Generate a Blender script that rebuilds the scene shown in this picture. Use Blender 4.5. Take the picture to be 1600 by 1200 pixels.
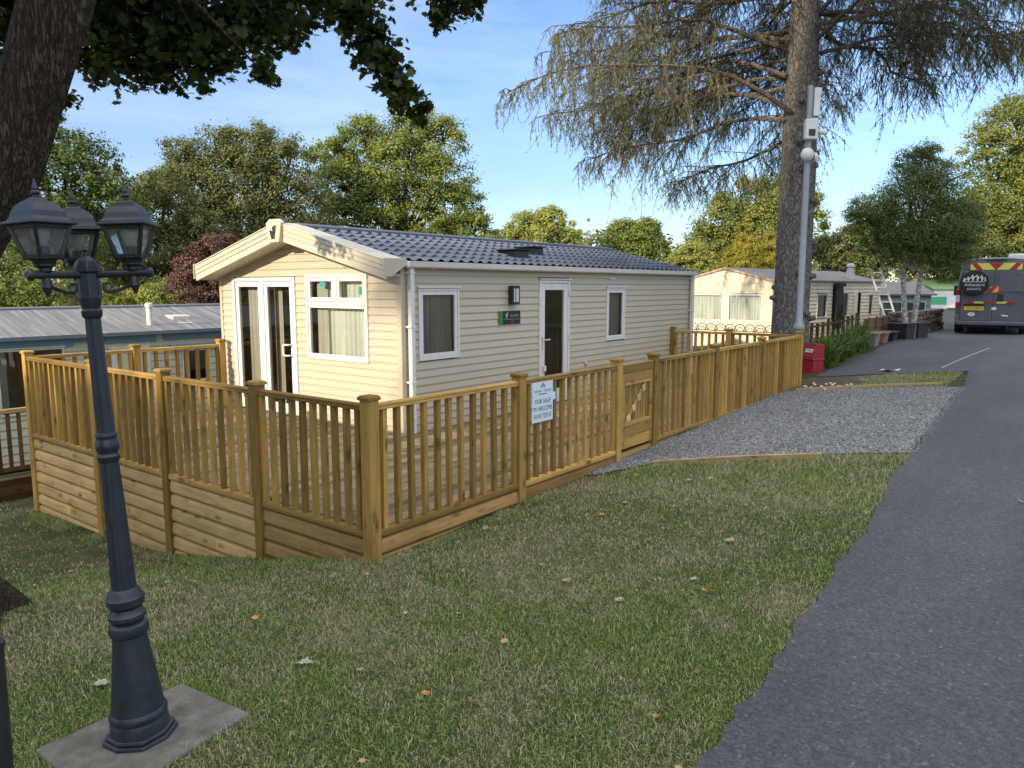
import bpy, math, random
import numpy as np
from mathutils import Vector, Matrix

for _o in list(bpy.data.objects):
    bpy.data.objects.remove(_o)
SC = bpy.context.scene
COL = SC.collection
R = math.radians

# ------------------------------------------------------------------ camera
cam_d = bpy.data.cameras.new('camera')
cam_d.sensor_width = 36.0
cam_d.lens = 26.33
cam_d.clip_start = 0.05
cam_d.clip_end = 2000
cam = bpy.data.objects.new('camera', cam_d)
cam.location = (-3.611, -4.114, 1.80)
cam.rotation_euler = (R(90 - 7.4), 0, R(37.79 - 90))
COL.objects.link(cam)
SC.camera = cam

# ------------------------------------------------------------------ sky, sun, exposure
SUN_EL, SUN_AZ = 19.0, (-1.0, 0.04)
world = bpy.data.worlds.new('World')
SC.world = world
world.use_nodes = True
wn, wl = world.node_tree.nodes, world.node_tree.links
wn.clear()
w_out = wn.new('ShaderNodeOutputWorld')
w_bg = wn.new('ShaderNodeBackground')
w_bg.inputs['Strength'].default_value = 0.092
sky = wn.new('ShaderNodeTexSky')
sky.sky_type = 'NISHITA'
sky.sun_disc = False
sky.sun_elevation = R(SUN_EL)
sky.sun_rotation = math.atan2(SUN_AZ[0], SUN_AZ[1])
sky.altitude = 60
sky.air_density = 1.0
sky.dust_density = 0.35
sky.ozone_density = 2.6
tcw = wn.new('ShaderNodeTexCoord')
mpw = wn.new('ShaderNodeMapping')
mpw.inputs['Scale'].default_value = (1.3, 1.3, 5.5)
mpw.inputs['Rotation'].default_value = (0, R(7), R(25))
nzw = wn.new('ShaderNodeTexNoise')
nzw.inputs['Scale'].default_value = 1.6
nzw.inputs['Detail'].default_value = 7
nzw.inputs['Roughness'].default_value = 0.62
nzw.inputs['Distortion'].default_value = 0.5
crw = wn.new('ShaderNodeValToRGB')
crw.color_ramp.elements[0].position = 0.42
crw.color_ramp.elements[0].color = (0, 0, 0, 1)
crw.color_ramp.elements[1].position = 0.78
crw.color_ramp.elements[1].color = (0.17, 0.17, 0.17, 1)
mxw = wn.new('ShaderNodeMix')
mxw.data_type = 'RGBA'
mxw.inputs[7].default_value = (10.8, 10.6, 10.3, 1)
wl.new(tcw.outputs['Generated'], mpw.inputs['Vector'])
wl.new(mpw.outputs['Vector'], nzw.inputs['Vector'])
wl.new(nzw.outputs['Fac'], crw.inputs['Fac'])
# bright white layer added overhead, outside the view, to light the shaded ground
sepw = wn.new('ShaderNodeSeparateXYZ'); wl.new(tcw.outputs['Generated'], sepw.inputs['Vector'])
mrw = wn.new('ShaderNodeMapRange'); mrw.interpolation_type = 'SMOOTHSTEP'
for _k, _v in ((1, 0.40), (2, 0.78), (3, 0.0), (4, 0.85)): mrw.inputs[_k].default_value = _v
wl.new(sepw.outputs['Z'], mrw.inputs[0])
# unseen bright patch added to the sky behind the camera, lifting the shaded walls
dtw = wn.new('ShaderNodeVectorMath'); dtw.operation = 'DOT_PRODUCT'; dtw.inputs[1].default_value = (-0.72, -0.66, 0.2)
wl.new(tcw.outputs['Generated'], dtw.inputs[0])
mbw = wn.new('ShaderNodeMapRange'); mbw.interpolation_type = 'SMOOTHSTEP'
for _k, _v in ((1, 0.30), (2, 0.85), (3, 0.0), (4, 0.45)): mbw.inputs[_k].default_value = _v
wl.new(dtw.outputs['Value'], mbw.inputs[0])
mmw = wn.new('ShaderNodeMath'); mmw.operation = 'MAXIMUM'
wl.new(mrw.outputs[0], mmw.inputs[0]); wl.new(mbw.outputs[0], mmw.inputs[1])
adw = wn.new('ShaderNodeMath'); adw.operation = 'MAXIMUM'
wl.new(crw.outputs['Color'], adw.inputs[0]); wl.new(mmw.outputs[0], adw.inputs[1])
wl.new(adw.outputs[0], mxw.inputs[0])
tnw = wn.new('ShaderNodeMix'); tnw.data_type = 'RGBA'; tnw.blend_type = 'MULTIPLY'; tnw.inputs[0].default_value = 1.0
tnw.inputs[7].default_value = (0.88, 0.90, 1.0, 1)
wl.new(sky.outputs['Color'], tnw.inputs[6]); wl.new(tnw.outputs[2], mxw.inputs[6])
hzw = wn.new('ShaderNodeMapRange'); hzw.interpolation_type = 'SMOOTHSTEP'
for _k, _v in ((1, -0.02), (2, 0.30), (3, 0.72), (4, 1.0)): hzw.inputs[_k].default_value = _v
wl.new(sepw.outputs['Z'], hzw.inputs[0])
dkw = wn.new('ShaderNodeMix'); dkw.data_type = 'RGBA'; dkw.blend_type = 'MULTIPLY'; dkw.inputs[0].default_value = 1.0
wl.new(mxw.outputs[2], dkw.inputs[6]); wl.new(hzw.outputs[0], dkw.inputs[7])
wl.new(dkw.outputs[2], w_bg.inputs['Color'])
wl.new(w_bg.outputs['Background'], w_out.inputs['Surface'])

sun_d = bpy.data.lights.new('sun', 'SUN')
sun_d.energy = 2.6
sun_d.angle = R(0.6)
sun_d.color = (1.0, 0.83, 0.58)
sun = bpy.data.objects.new('sun', sun_d)
_to = Vector((SUN_AZ[0], SUN_AZ[1], math.tan(R(SUN_EL)))).normalized()
sun.rotation_euler = (-_to).to_track_quat('-Z', 'Y').to_euler()
sun.location = (-20, 0, 30)
COL.objects.link(sun)

SC.view_settings.view_transform = 'Standard'
SC.view_settings.look = 'None'
SC.view_settings.gamma = 1.0
SC.view_settings.exposure = 1.28
SC.render.engine = 'CYCLES'
SC.cycles.max_bounces = 7
SC.cycles.diffuse_bounces = 3
SC.cycles.glossy_bounces = 3
SC.cycles.transmission_bounces = 4
SC.cycles.transparent_max_bounces = 10
SC.cycles.use_denoising = True
try:
    SC.cycles.denoiser = 'OPENIMAGEDENOISE'
except Exception:
    pass

# ------------------------------------------------------------------ object helpers
def tag(o, label=None, cat=None, group=None, kind=None):
    if label: o['label'] = label
    if cat: o['category'] = cat
    if group: o['group'] = group
    if kind: o['kind'] = kind
    return o

def thing(name, label, cat, loc=(0, 0, 0), rz=0.0, group=None):
    o = bpy.data.objects.new(name, None)
    o.empty_display_size = 0.2
    o.location = loc
    o.rotation_euler = (0, 0, rz)
    COL.objects.link(o)
    return tag(o, label, cat, group)

def link(name, me, parent=None, loc=None):
    o = bpy.data.objects.new(name, me)
    COL.objects.link(o)
    if parent is not None: o.parent = parent
    if loc is not None: o.location = loc
    return o

def V(*a):
    return np.array(a, float)

def unit(v):
    v = np.asarray(v, float)
    return v / (np.linalg.norm(v) + 1e-12)

class MB:
    """collects faces for one mesh; every face carries a random value 'rnd' for board to board tint"""
    def __init__(s, seed=0):
        s.v, s.f, s.r, s.m = [], [], [], []
        s.rng = random.Random(seed)
        s.mat = 0
    def add(s, vs, fs, rnd=None):
        b = len(s.v)
        s.v += [tuple(float(c) for c in p) for p in vs]
        r = s.rng.random() if rnd is None else rnd
        for f in fs:
            s.f.append([b + i for i in f]); s.r.append(r); s.m.append(s.mat)
        return s
    def box(s, lo, hi, rnd=None):
        x0, y0, z0 = lo; x1, y1, z1 = hi
        return s.add([(x0, y0, z0), (x1, y0, z0), (x1, y1, z0), (x0, y1, z0), (x0, y0, z1), (x1, y0, z1), (x1, y1, z1), (x0, y1, z1)],
                     [(0, 3, 2, 1), (4, 5, 6, 7), (0, 1, 5, 4), (1, 2, 6, 5), (2, 3, 7, 6), (3, 0, 4, 7)], rnd)
    def obox(s, c, e1, e2, e3, rnd=None):
        """box from a centre and three half-extent vectors"""
        c, e1, e2, e3 = (np.asarray(q, float) for q in (c, e1, e2, e3))
        vs = [c + a * e1 + b * e2 + d * e3 for d in (-1, 1) for (a, b) in ((-1, -1), (1, -1), (1, 1), (-1, 1))]
        return s.add(vs, [(0, 3, 2, 1), (4, 5, 6, 7), (0, 1, 5, 4), (1, 2, 6, 5), (2, 3, 7, 6), (3, 0, 4, 7)], rnd)
    def bar(s, p0, p1, w, h, up=(0, 0, 1), rnd=None):
        p0, p1 = np.asarray(p0, float), np.asarray(p1, float)
        d = p1 - p0
        side = unit(np.cross(d, up)); u2 = unit(np.cross(side, d))
        return s.obox((p0 + p1) / 2, d / 2, side * w / 2, u2 * h / 2, rnd)
    def tube(s, pts, rad, n=8, cap=True, rnd=None):
        pts = [np.asarray(p, float) for p in pts]
        if not hasattr(rad, '__len__'): rad = [rad] * len(pts)
        vs, fs = [], []
        ref = V(0, 0, 1)
        d0 = unit(pts[1] - pts[0])
        if abs(d0 @ ref) > 0.9: ref = V(1, 0, 0)
        side = unit(np.cross(d0, ref))
        for i, p in enumerate(pts):
            d = unit(pts[min(i + 1, len(pts) - 1)] - pts[max(i - 1, 0)])
            side = unit(side - d * (side @ d)); u2 = np.cross(d, side)
            for k in range(n):
                a = 2 * math.pi * k / n
                vs.append(p + rad[i] * (math.cos(a) * side + math.sin(a) * u2))
        for i in range(len(pts) - 1):
            for k in range(n):
                a, b = i * n + k, i * n + (k + 1) % n
                fs.append((a, b, b + n, a + n))
        if cap:
            fs.append(tuple(range(n - 1, -1, -1))); fs.append(tuple((len(pts) - 1) * n + k for k in range(n)))
        return s.add(vs, fs, rnd)
    def lathe(s, prof, n=24, o=(0, 0, 0), rot=0.0, ax=(0, 0, 1), rnd=None, flute=0.0):
        """prof: list of (radius, height) turned round the axis"""
        o = np.asarray(o, float); ax = unit(ax)
        ref = V(1, 0, 0) if abs(ax[0]) < 0.9 else V(0, 1, 0)
        a1 = unit(ref - ax * (ref @ ax)); a2 = np.cross(ax, a1)
        vs, fs = [], []
        for (r, h) in prof:
            for k in range(n):
                a = 2 * math.pi * k / n + rot
                rr = r * (1 - (flute if k % 2 else 0))
                vs.append(o + ax * h + rr * (math.cos(a) * a1 + math.sin(a) * a2))
        for i in range(len(prof) - 1):
            for k in range(n):
                a, b = i * n + k, i * n + (k + 1) % n
                fs.append((a, b, b + n, a + n))
        fs.append(tuple(range(n - 1, -1, -1))); fs.append(tuple((len(prof) - 1) * n + k for k in range(n)))
        return s.add(vs, fs, rnd)
    def prism(s, pts, ext, rnd=None):
        """closed planar outline pushed along the vector ext"""
        pts = [np.asarray(p, float) for p in pts]; ext = np.asarray(ext, float); n = len(pts)
        vs = pts + [p + ext for p in pts]
        fs = [tuple(range(n - 1, -1, -1)), tuple(range(n, 2 * n))]
        fs += [(i, (i + 1) % n, n + (i + 1) % n, n + i) for i in range(n)]
        return s.add(vs, fs, rnd)
    def grid(s, fn, nu, nv, rnd=None):
        vs = [fn(i / nu, j / nv) for j in range(nv + 1) for i in range(nu + 1)]
        fs = [(j * (nu + 1) + i, j * (nu + 1) + i + 1, (j + 1) * (nu + 1) + i + 1, (j + 1) * (nu + 1) + i) for j in range(nv) for i in range(nu)]
        return s.add(vs, fs, rnd)
    def text(s, body, size, o, ux, uy, ext=0.0, align='CENTER', shear=0.0, sx=1.0):
        cu = bpy.data.curves.new('lettering_curve', 'FONT')
        cu.body = body; cu.size = size; cu.align_x = align; cu.align_y = 'CENTER'; cu.shear = shear
        cu.resolution_u = 3
        ob = bpy.data.objects.new('lettering_curve', cu); COL.objects.link(ob)
        dg = bpy.context.evaluated_depsgraph_get()
        me = bpy.data.meshes.new_from_object(ob.evaluated_get(dg))
        o, ux, uy = np.asarray(o, float), unit(ux), unit(uy)
        vs = [o + ux * v.co.x * sx + uy * v.co.y for v in me.vertices]
        fs = [tuple(p.vertices) for p in me.polygons]
        s.add(vs, fs)
        bpy.data.objects.remove(ob); bpy.data.curves.remove(cu); bpy.data.meshes.remove(me)
        return s
    def mesh(s, name, mats, smooth=False):
        me = bpy.data.meshes.new(name)
        me.from_pydata(s.v, [], s.f)
        for m in (mats if isinstance(mats, (list, tuple)) else [mats]): me.materials.append(m)
        at = me.attributes.new('rnd', 'FLOAT', 'FACE')
        at.data.foreach_set('value', s.r)
        if max(s.m, default=0): me.polygons.foreach_set('material_index', s.m)
        if smooth: me.polygons.foreach_set('use_smooth', [True] * len(s.f))
        me.update()
        return me
    def build(s, name, mats, parent=None, smooth=False, bevel=0.0, seg=1, loc=None, auto=None):
        o = link(name, s.mesh(name, mats, smooth or auto is not None), parent, loc)
        if bevel:
            b = o.modifiers.new('edge', 'BEVEL'); b.width = bevel; b.segments = seg; b.limit_method = 'ANGLE'; b.angle_limit = R(40)
        if auto is not None:
            o.data.set_sharp_from_angle(angle=R(auto))
        return o

def np_mesh(name, verts, k, rnd, mat, smooth=False):
    """verts: (M*k,3) array; M faces of k corners each"""
    verts = np.asarray(verts, np.float32).reshape(-1, 3)
    M = len(verts) // k
    me = bpy.data.meshes.new(name)
    me.vertices.add(M * k); me.vertices.foreach_set('co', verts.ravel())
    me.loops.add(M * k); me.loops.foreach_set('vertex_index', np.arange(M * k, dtype=np.int32))
    me.polygons.add(M); me.polygons.foreach_set('loop_start', np.arange(0, M * k, k, dtype=np.int32))
    me.materials.append(mat)
    at = me.attributes.new('rnd', 'FLOAT', 'FACE'); at.data.foreach_set('value', np.asarray(rnd, np.float32))
    if smooth: me.polygons.foreach_set('use_smooth', np.ones(M, bool))
    me.update(calc_edges=True)
    return me

# ------------------------------------------------------------------ materials
class NT:
    def __init__(s, name):
        s.m = bpy.data.materials.new(name); s.m.use_nodes = True
        s.n, s.l = s.m.node_tree.nodes, s.m.node_tree.links
        s.n.clear()
        s.out = s.n.new('ShaderNodeOutputMaterial')
    def node(s, t, **kw):
        n = s.n.new(t)
        for k, v in kw.items():
            if hasattr(n, k): setattr(n, k, v)
            else: n.inputs[k.replace('_', ' ')].default_value = v
        return n
    def lk(s, a, b): s.l.new(a, b)
    def coord(s, scale=(1, 1, 1), kind='Object', rot=(0, 0, 0)):
        t = s.n.new('ShaderNodeTexCoord'); m = s.n.new('ShaderNodeMapping')
        m.inputs['Scale'].default_value = scale; m.inputs['Rotation'].default_value = rot
        s.lk(t.outputs[kind], m.inputs['Vector'])
        return m.outputs['Vector']
    def noise(s, vec, scale=5, detail=4, rough=0.55, dist=0.0, w=None):
        n = s.n.new('ShaderNodeTexNoise')
        n.inputs['Scale'].default_value = scale; n.inputs['Detail'].default_value = detail
        n.inputs['Roughness'].default_value = rough; n.inputs['Distortion'].default_value = dist
        if w is not None:
            n.noise_dimensions = '4D'; s.lk(w, n.inputs['W'])
        if vec is not None: s.lk(vec, n.inputs['Vector'])
        return n.outputs['Fac']
    def ramp(s, fac, stops):
        r = s.n.new('ShaderNodeValToRGB')
        e = r.color_ramp.elements
        while len(e) < len(stops): e.new(0.5)
        for i, (p, c) in enumerate(stops):
            e[i].position = p; e[i].color = (*c, 1) if len(c) == 3 else c
        s.lk(fac, r.inputs['Fac'])
        return r.outputs['Color']
    def mix(s, fac, a, b, mode='MIX'):
        x = s.n.new('ShaderNodeMix'); x.data_type = 'RGBA'; x.blend_type = mode
        for i, q in ((0, fac), (6, a), (7, b)):
            if isinstance(q, (int, float)): x.inputs[i].default_value = q
            elif isinstance(q, tuple): x.inputs[i].default_value = (*q, 1) if len(q) == 3 else q
            else: s.lk(q, x.inputs[i])
        return x.outputs[2]
    def math(s, op, a, b=0.5, c=None):
        x = s.n.new('ShaderNodeMath'); x.operation = op
        for i, q in enumerate((a, b) if c is None else (a, b, c)):
            if isinstance(q, (int, float)): x.inputs[i].default_value = q
            else: s.lk(q, x.inputs[i])
        return x.outputs[0]
    def rnd(s, k_obj=1.0):
        a = s.n.new('ShaderNodeAttribute'); a.attribute_name = 'rnd'
        o = s.n.new('ShaderNodeObjectInfo')
        return s.math('FRACT', s.math('ADD', a.outputs['Fac'], s.math('MULTIPLY', o.outputs['Random'], k_obj)), 0)
    def bump(s, h, strength=0.3, dist=0.01):
        b = s.n.new('ShaderNodeBump'); b.inputs['Strength'].default_value = strength; b.inputs['Distance'].default_value = dist
        s.lk(h, b.inputs['Height'])
        return b.outputs['Normal']
    def pbsdf(s, color, rough=0.6, metal=0.0, spec=0.5, normal=None, rough_link=None, coat=0.0):
        p = s.n.new('ShaderNodeBsdfPrincipled')
        if isinstance(color, tuple): p.inputs['Base Color'].default_value = (*color, 1)
        else: s.lk(color, p.inputs['Base Color'])
        p.inputs['Roughness'].default_value = rough; p.inputs['Metallic'].default_value = metal
        p.inputs['Specular IOR Level'].default_value = spec
        p.inputs['Coat Weight'].default_value = coat
        if rough_link is not None: s.lk(rough_link, p.inputs['Roughness'])
        if normal is not None: s.lk(normal, p.inputs['Normal'])
        return p
    def done(s, bsdf):
        s.lk(bsdf.outputs[0], s.out.inputs['Surface'])
        return s.m

def M_paint(name, col, rough=0.45, var=0.12, scale=6, dirt=None, dirt_amt=0.3, spec=0.5, bump=0.0, metal=0.0, coat=0.0, stretch=(1, 1, 1)):
    t = NT(name)
    vec = t.coord(stretch)
    f = t.noise(vec, scale, 5, 0.6)
    a = tuple(c * (1 - var) for c in col); b = tuple(min(1, c * (1 + var)) for c in col)
    c = t.ramp(f, [(0.3, a), (0.7, b)])
    if dirt:
        g = t.noise(t.coord((2.2 * stretch[0], 2.2 * stretch[1], 0.7 * stretch[2])), scale * 0.7, 6, 0.7)
        gm = t.ramp(g, [(0.5, (0, 0, 0)), (0.75, (dirt_amt,) * 3)])
        c = t.mix(gm, c, dirt)
    nrm = t.bump(t.noise(vec, scale * 6, 3), bump, 0.004) if bump else None
    rl = t.ramp(t.noise(vec, scale * 2, 3), [(0.3, (rough * 0.8,) * 3), (0.7, (min(1, rough * 1.25),) * 3)])
    return t.done(t.pbsdf(c, rough, metal, spec, nrm, rl, coat))

def M_wood(name, axis, light, mid, dark, rough=0.75):
    t = NT(name)
    sc = [16.0, 16.0, 16.0]; sc['xyz'.index(axis)] = 1.3
    w = t.math('MULTIPLY', t.rnd(), 37.0)
    vec = t.coord(tuple(sc))
    g = t.noise(vec, 1.6, 7, 0.62, 1.1, w)
    c = t.ramp(g, [(0.25, dark), (0.45, mid), (0.72, light)])
    # board to board tint
    k = t.ramp(t.rnd(), [(0.0, (0.58, 0.54, 0.42)), (0.5, (0.92, 0.91, 0.86)), (1.0, (1.40, 1.36, 1.30))])
    c = t.mix(1.0, c, k, 'MULTIPLY')
    # slow weathering along the piece
    big = t.noise(t.coord((1.7, 1.7, 1.7)), 1.3, 3, 0.5, 0.4, w)
    c = t.mix(1.0, c, t.ramp(big, [(0.3, (0.82, 0.85, 0.78)), (0.7, (1.1, 1.06, 1.0))]), 'MULTIPLY')
    # knots
    ks = [11.0, 11.0, 11.0]; ks['xyz'.index(axis)] = 4.2
    vo = t.n.new('ShaderNodeTexVoronoi'); vo.voronoi_dimensions = '4D'; vo.inputs['Scale'].default_value = 1.0
    t.lk(t.coord(tuple(ks)), vo.inputs['Vector']); t.lk(w, vo.inputs['W'])
    kn = t.ramp(vo.outputs['Distance'], [(0.12, (1, 1, 1)), (0.20, (0.65, 0.65, 0.65)), (0.34, (0, 0, 0))])
    c = t.mix(t.math('MULTIPLY', kn, 0.72), c, tuple(q * 0.32 for q in dark))
    nrm = t.bump(g, 0.35, 0.003)
    return t.done(t.pbsdf(c, rough, 0, 0.3, nrm))

def M_leaf(name, a, b, c=None, transl=0.35, rough=0.55):
    t = NT(name)
    r = t.rnd(0.0)
    stops = [(0.0, a), (1.0, b)] if c is None else [(0.0, a), (0.62, b), (1.0, c)]
    col = t.ramp(r, stops)
    vec = t.coord((0.5, 0.5, 0.5))
    col = t.mix(1.0, col, t.ramp(t.noise(vec, 1.1, 3), [(0.3, (0.78, 0.84, 0.8)), (0.7, (1.2, 1.12, 1.0))]), 'MULTIPLY')
    p = t.pbsdf(col, rough, 0, 0.35)
    tr = t.n.new('ShaderNodeBsdfTranslucent'); t.lk(t.mix(1.0, col, (1.25, 1.2, 0.55), 'MULTIPLY'), tr.inputs['Color'])
    mx = t.n.new('ShaderNodeMixShader'); mx.inputs[0].default_value = transl
    t.lk(p.outputs[0], mx.inputs[1]); t.lk(tr.outputs[0], mx.inputs[2])
    t.lk(mx.outputs[0], t.out.inputs['Surface'])
    return t.m

def M_glass(name, tint=(0.9, 0.95, 0.95), extra=0.03):
    t = NT(name)
    tr = t.n.new('ShaderNodeBsdfTransparent'); tr.inputs['Color'].default_value = (*tint, 1)
    gl = t.n.new('ShaderNodeBsdfGlossy'); gl.inputs['Roughness'].default_value = 0.015
    fr = t.n.new('ShaderNodeFresnel'); fr.inputs['IOR'].default_value = 1.65
    wv = t.bump(t.noise(t.coord((1, 1, 1)), 1.6, 1), 0.02, 0.05)
    t.lk(wv, gl.inputs['Normal'])
    mx = t.n.new('ShaderNodeMixShader')
    t.lk(t.math('ADD', fr.outputs[0], extra), mx.inputs[0])
    t.lk(tr.outputs[0], mx.inputs[1]); t.lk(gl.outputs[0], mx.inputs[2])
    t.lk(mx.outputs[0], t.out.inputs['Surface'])
    return t.m

def M_bark(name, a, b, c, sc=(9, 9, 2.2), strength=0.9, scale=2.0, warp=1.0):
    t = NT(name)
    vec = t.coord(sc)
    vo = t.n.new('ShaderNodeTexVoronoi'); vo.feature = 'DISTANCE_TO_EDGE'; vo.inputs['Scale'].default_value = scale
    wn_ = t.n.new('ShaderNodeVectorMath'); wn_.operation = 'ADD'
    nn = t.n.new('ShaderNodeTexNoise'); nn.inputs['Scale'].default_value = 1.5; nn.inputs['Detail'].default_value = 4
    t.lk(vec, nn.inputs['Vector'])
    wm_ = t.n.new('ShaderNodeVectorMath'); wm_.operation = 'SCALE'; wm_.inputs['Scale'].default_value = warp; t.lk(nn.outputs['Color'], wm_.inputs[0])
    t.lk(vec, wn_.inputs[0]); t.lk(wm_.outputs[0], wn_.inputs[1]); t.lk(wn_.outputs[0], vo.inputs['Vector'])
    f = t.noise(vec, 2.5, 8, 0.7)
    col = t.ramp(f, [(0.25, a), (0.5, b), (0.75, c)])
    crack = t.ramp(vo.outputs['Distance'], [(0.0, (0.45, 0.43, 0.40)), (0.22, (1, 1, 1))])
    col = t.mix(1.0, col, crack, 'MULTIPLY')
    h = t.math('ADD', t.math('MULTIPLY', f, 0.5), t.math('MINIMUM', t.math('MULTIPLY', vo.outputs['Distance'], 3.0), 0.6))
    return t.done(t.pbsdf(col, 0.9, 0, 0.2, t.bump(h, strength, 0.03)))

# ------------------------------------------------------------------ terrain
_CP = np.array([
 (0, 0, -.23), (1.8, 0, -.19), (3.6, 0, -.15), (4.45, 0, -.12), (6.3, 0, -.06), (8.1, 0, -.01), (10.1, 0, .03),
 (0, 1.4, -.53), (0, 3, -.84), (0, 4.45, -.95), (0, 6.3, -1.0), (-2.3, -1.1, -.10), (-3.6, -4.1, .2), (-1.3, -3.1, .12),
 (4, -2.8, .15), (8, -2.6, .18), (11.5, -2.4, .23), (21, -1.3, .30), (24.8, -1.5, .26), (23, -4, .32), (28, -1.5, .27), (13, 1, .10), (17, .6, .26), (18, 4, .15), (35, 0, .55),
 (38, 10, .3), (0, -7, .22), (12, -7, .34), (5, 8.2, -1.15), (0, 9, -1.25), (-6, 7, -1.0), (-6, 0, -.35), (-4, 3, -.72), (-2.4, 1.2, -.25),
 (10, 15, -1.4), (11, 9, -1.0), (20, 16, -.9), (42, 42, -.2), (0, 42, -1.2), (-32, 4, -1.2), (-20, -20, .2), (4, 3, -.6), (9, 3.2, -.35),
 (60, 0, .9), (60, -30, .9), (20, -30, .5), (-40, 40, -1.6), (80, 80, 1)], float)

def _tps(r2):
    return np.where(r2 > 1e-9, 0.5 * r2 * np.log(np.maximum(r2, 1e-9)), 0.0)
_P = _CP[:, :2] / 10.0
_D = _tps(((_P[:, None] - _P[None]) ** 2).sum(-1)) + np.eye(len(_P)) * 2e-3
_A = np.block([[_D, np.c_[np.ones(len(_P)), _P]], [np.r_[np.ones((1, len(_P))), _P.T], np.zeros((3, 3))]])
_W = np.linalg.solve(_A, np.r_[_CP[:, 2], 0, 0, 0])

def gz(x, y):
    """height of the ground"""
    x = np.asarray(x, float); y = np.asarray(y, float)
    q = np.stack([np.clip(x, -45, 85), np.clip(y, -45, 85)], -1) / 10.0
    r2 = ((q[..., None, :] - _P) ** 2).sum(-1)
    return np.clip(_tps(r2) @ _W[:len(_P)] + _W[-3] + q @ _W[-2:], -2.0, 1.6)

def G(x, y):
    return float(gz(x, y))

ROAD_X = [-40, -8, -3, -1.24, -.62, .71, 3.7, 8, 11, 12.25, 12.6]
ROAD_Y = [-6.5, -3.62, -3.25, -3.14, -3.10, -3.05, -2.83, -2.62, -2.48, -2.38, -2.30]
def road_edge(x):
    return np.interp(x, ROAD_X, ROAD_Y)
def wob(x, s=1.0, k=0.0):
    return s * (0.5 * np.sin(x * 2.3 + k) + 0.3 * np.sin(x * 5.7 + 1.3 + k) + 0.2 * np.sin(x * 13.1 + 0.4 + k))

def lane_side(x):
    """ragged edge of the tarmac against the lawn"""
    return road_edge(x) + wob(x, 0.032) + 0.012 * np.sin(x * 21.0) * np.sin(x * 7.3 + 1) + 0.006 * np.sin(x * 37.0 + 2)

def sheet(name, xs, ys_of, mat, lift=0.0, nv=24, nx=None):
    """a sheet between y=lo(x) and y=hi(x) laid on the ground"""
    me_v, me_f = [], []
    X = np.asarray(xs, float)
    for x in X:
        lo, hi = ys_of(x)
        yy = np.linspace(lo, hi, nv + 1)
        zz = gz(np.full(nv + 1, x), yy) + lift
        me_v += [(x, float(b), float(c)) for b, c in zip(yy, zz)]
    for i in range(len(X) - 1):
        for j in range(nv):
            a = i * (nv + 1) + j
            me_f.append((a, a + nv + 1, a + nv + 2, a + 1))
    me = bpy.data.meshes.new(name); me.from_pydata(me_v, [], me_f); me.materials.append(mat)
    me.polygons.foreach_set('use_smooth', [True] * len(me_f)); me.update()
    return tag(link(name, me), kind='structure')

# lawn colour: green with straw coloured dry patches and a little bare soil
def lawn_patch(t):
    vec = t.coord((1, 1, 1))
    big = t.noise(vec, 0.6, 4, 0.6, 0.3)
    mid = t.noise(vec, 2.6, 5, 0.66, 0.6)
    sml = t.noise(vec, 11, 3, 0.6, 0.3)
    return t.math('ADD', t.math('ADD', t.math('MULTIPLY', big, 0.45), t.math('MULTIPLY', mid, 0.35)), t.math('MULTIPLY', sml, 0.20))
t = NT('lawn_soil')
pt = lawn_patch(t)
fine = t.noise(t.coord((1, 1, 1)), 60, 6, 0.7)
ca = t.ramp(fine, [(0.3, (.022, .030, .012)), (0.55, (.055, .068, .026)), (0.75, (.13, .12, .06))])
cb = t.ramp(fine, [(0.3, (.055, .045, .028)), (0.55, (.135, .11, .066)), (0.75, (.27, .22, .14))])
c_ = t.mix(t.ramp(pt, [(0.48, (0, 0, 0)), (0.57, (1, 1, 1))]), ca, cb)
M_LAWN = t.done(t.pbsdf(c_, 0.95, 0, 0.15, t.bump(fine, 0.8, 0.02)))

def M_blade(name, green, dry):
    t = NT(name)
    pt = lawn_patch(t)
    r = t.rnd(0.0)
    cg = t.ramp(r, green); cd = t.ramp(r, dry)
    thr = t.math('ADD', pt, t.math('MULTIPLY', t.math('SUBTRACT', r, 0.5), 0.12))
    col = t.mix(t.ramp(thr, [(0.465, (0, 0, 0)), (0.575, (1, 1, 1))]), cg, cd)
    p = t.pbsdf(col, 0.6, 0, 0.3)
    tr = t.n.new('ShaderNodeBsdfTranslucent'); t.lk(col, tr.inputs['Color'])
    mx = t.n.new('ShaderNodeMixShader'); mx.inputs[0].default_value = 0.3
    t.lk(p.outputs[0], mx.inputs[1]); t.lk(tr.outputs[0], mx.inputs[2]); t.lk(mx.outputs[0], t.out.inputs['Surface'])
    return t.m
M_BLADE = M_blade('grass_blade',
    [(0.0, (.085, .155, .034)), (0.45, (.205, .320, .070)), (0.76, (.32, .43, .12)), (0.87, (.47, .44, .21)), (1.0, (.66, .58, .37))],
    [(0.0, (.12, .22, .06)), (0.38, (.27, .32, .13)), (0.58, (.45, .40, .24)), (1.0, (.70, .61, .42))])

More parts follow.
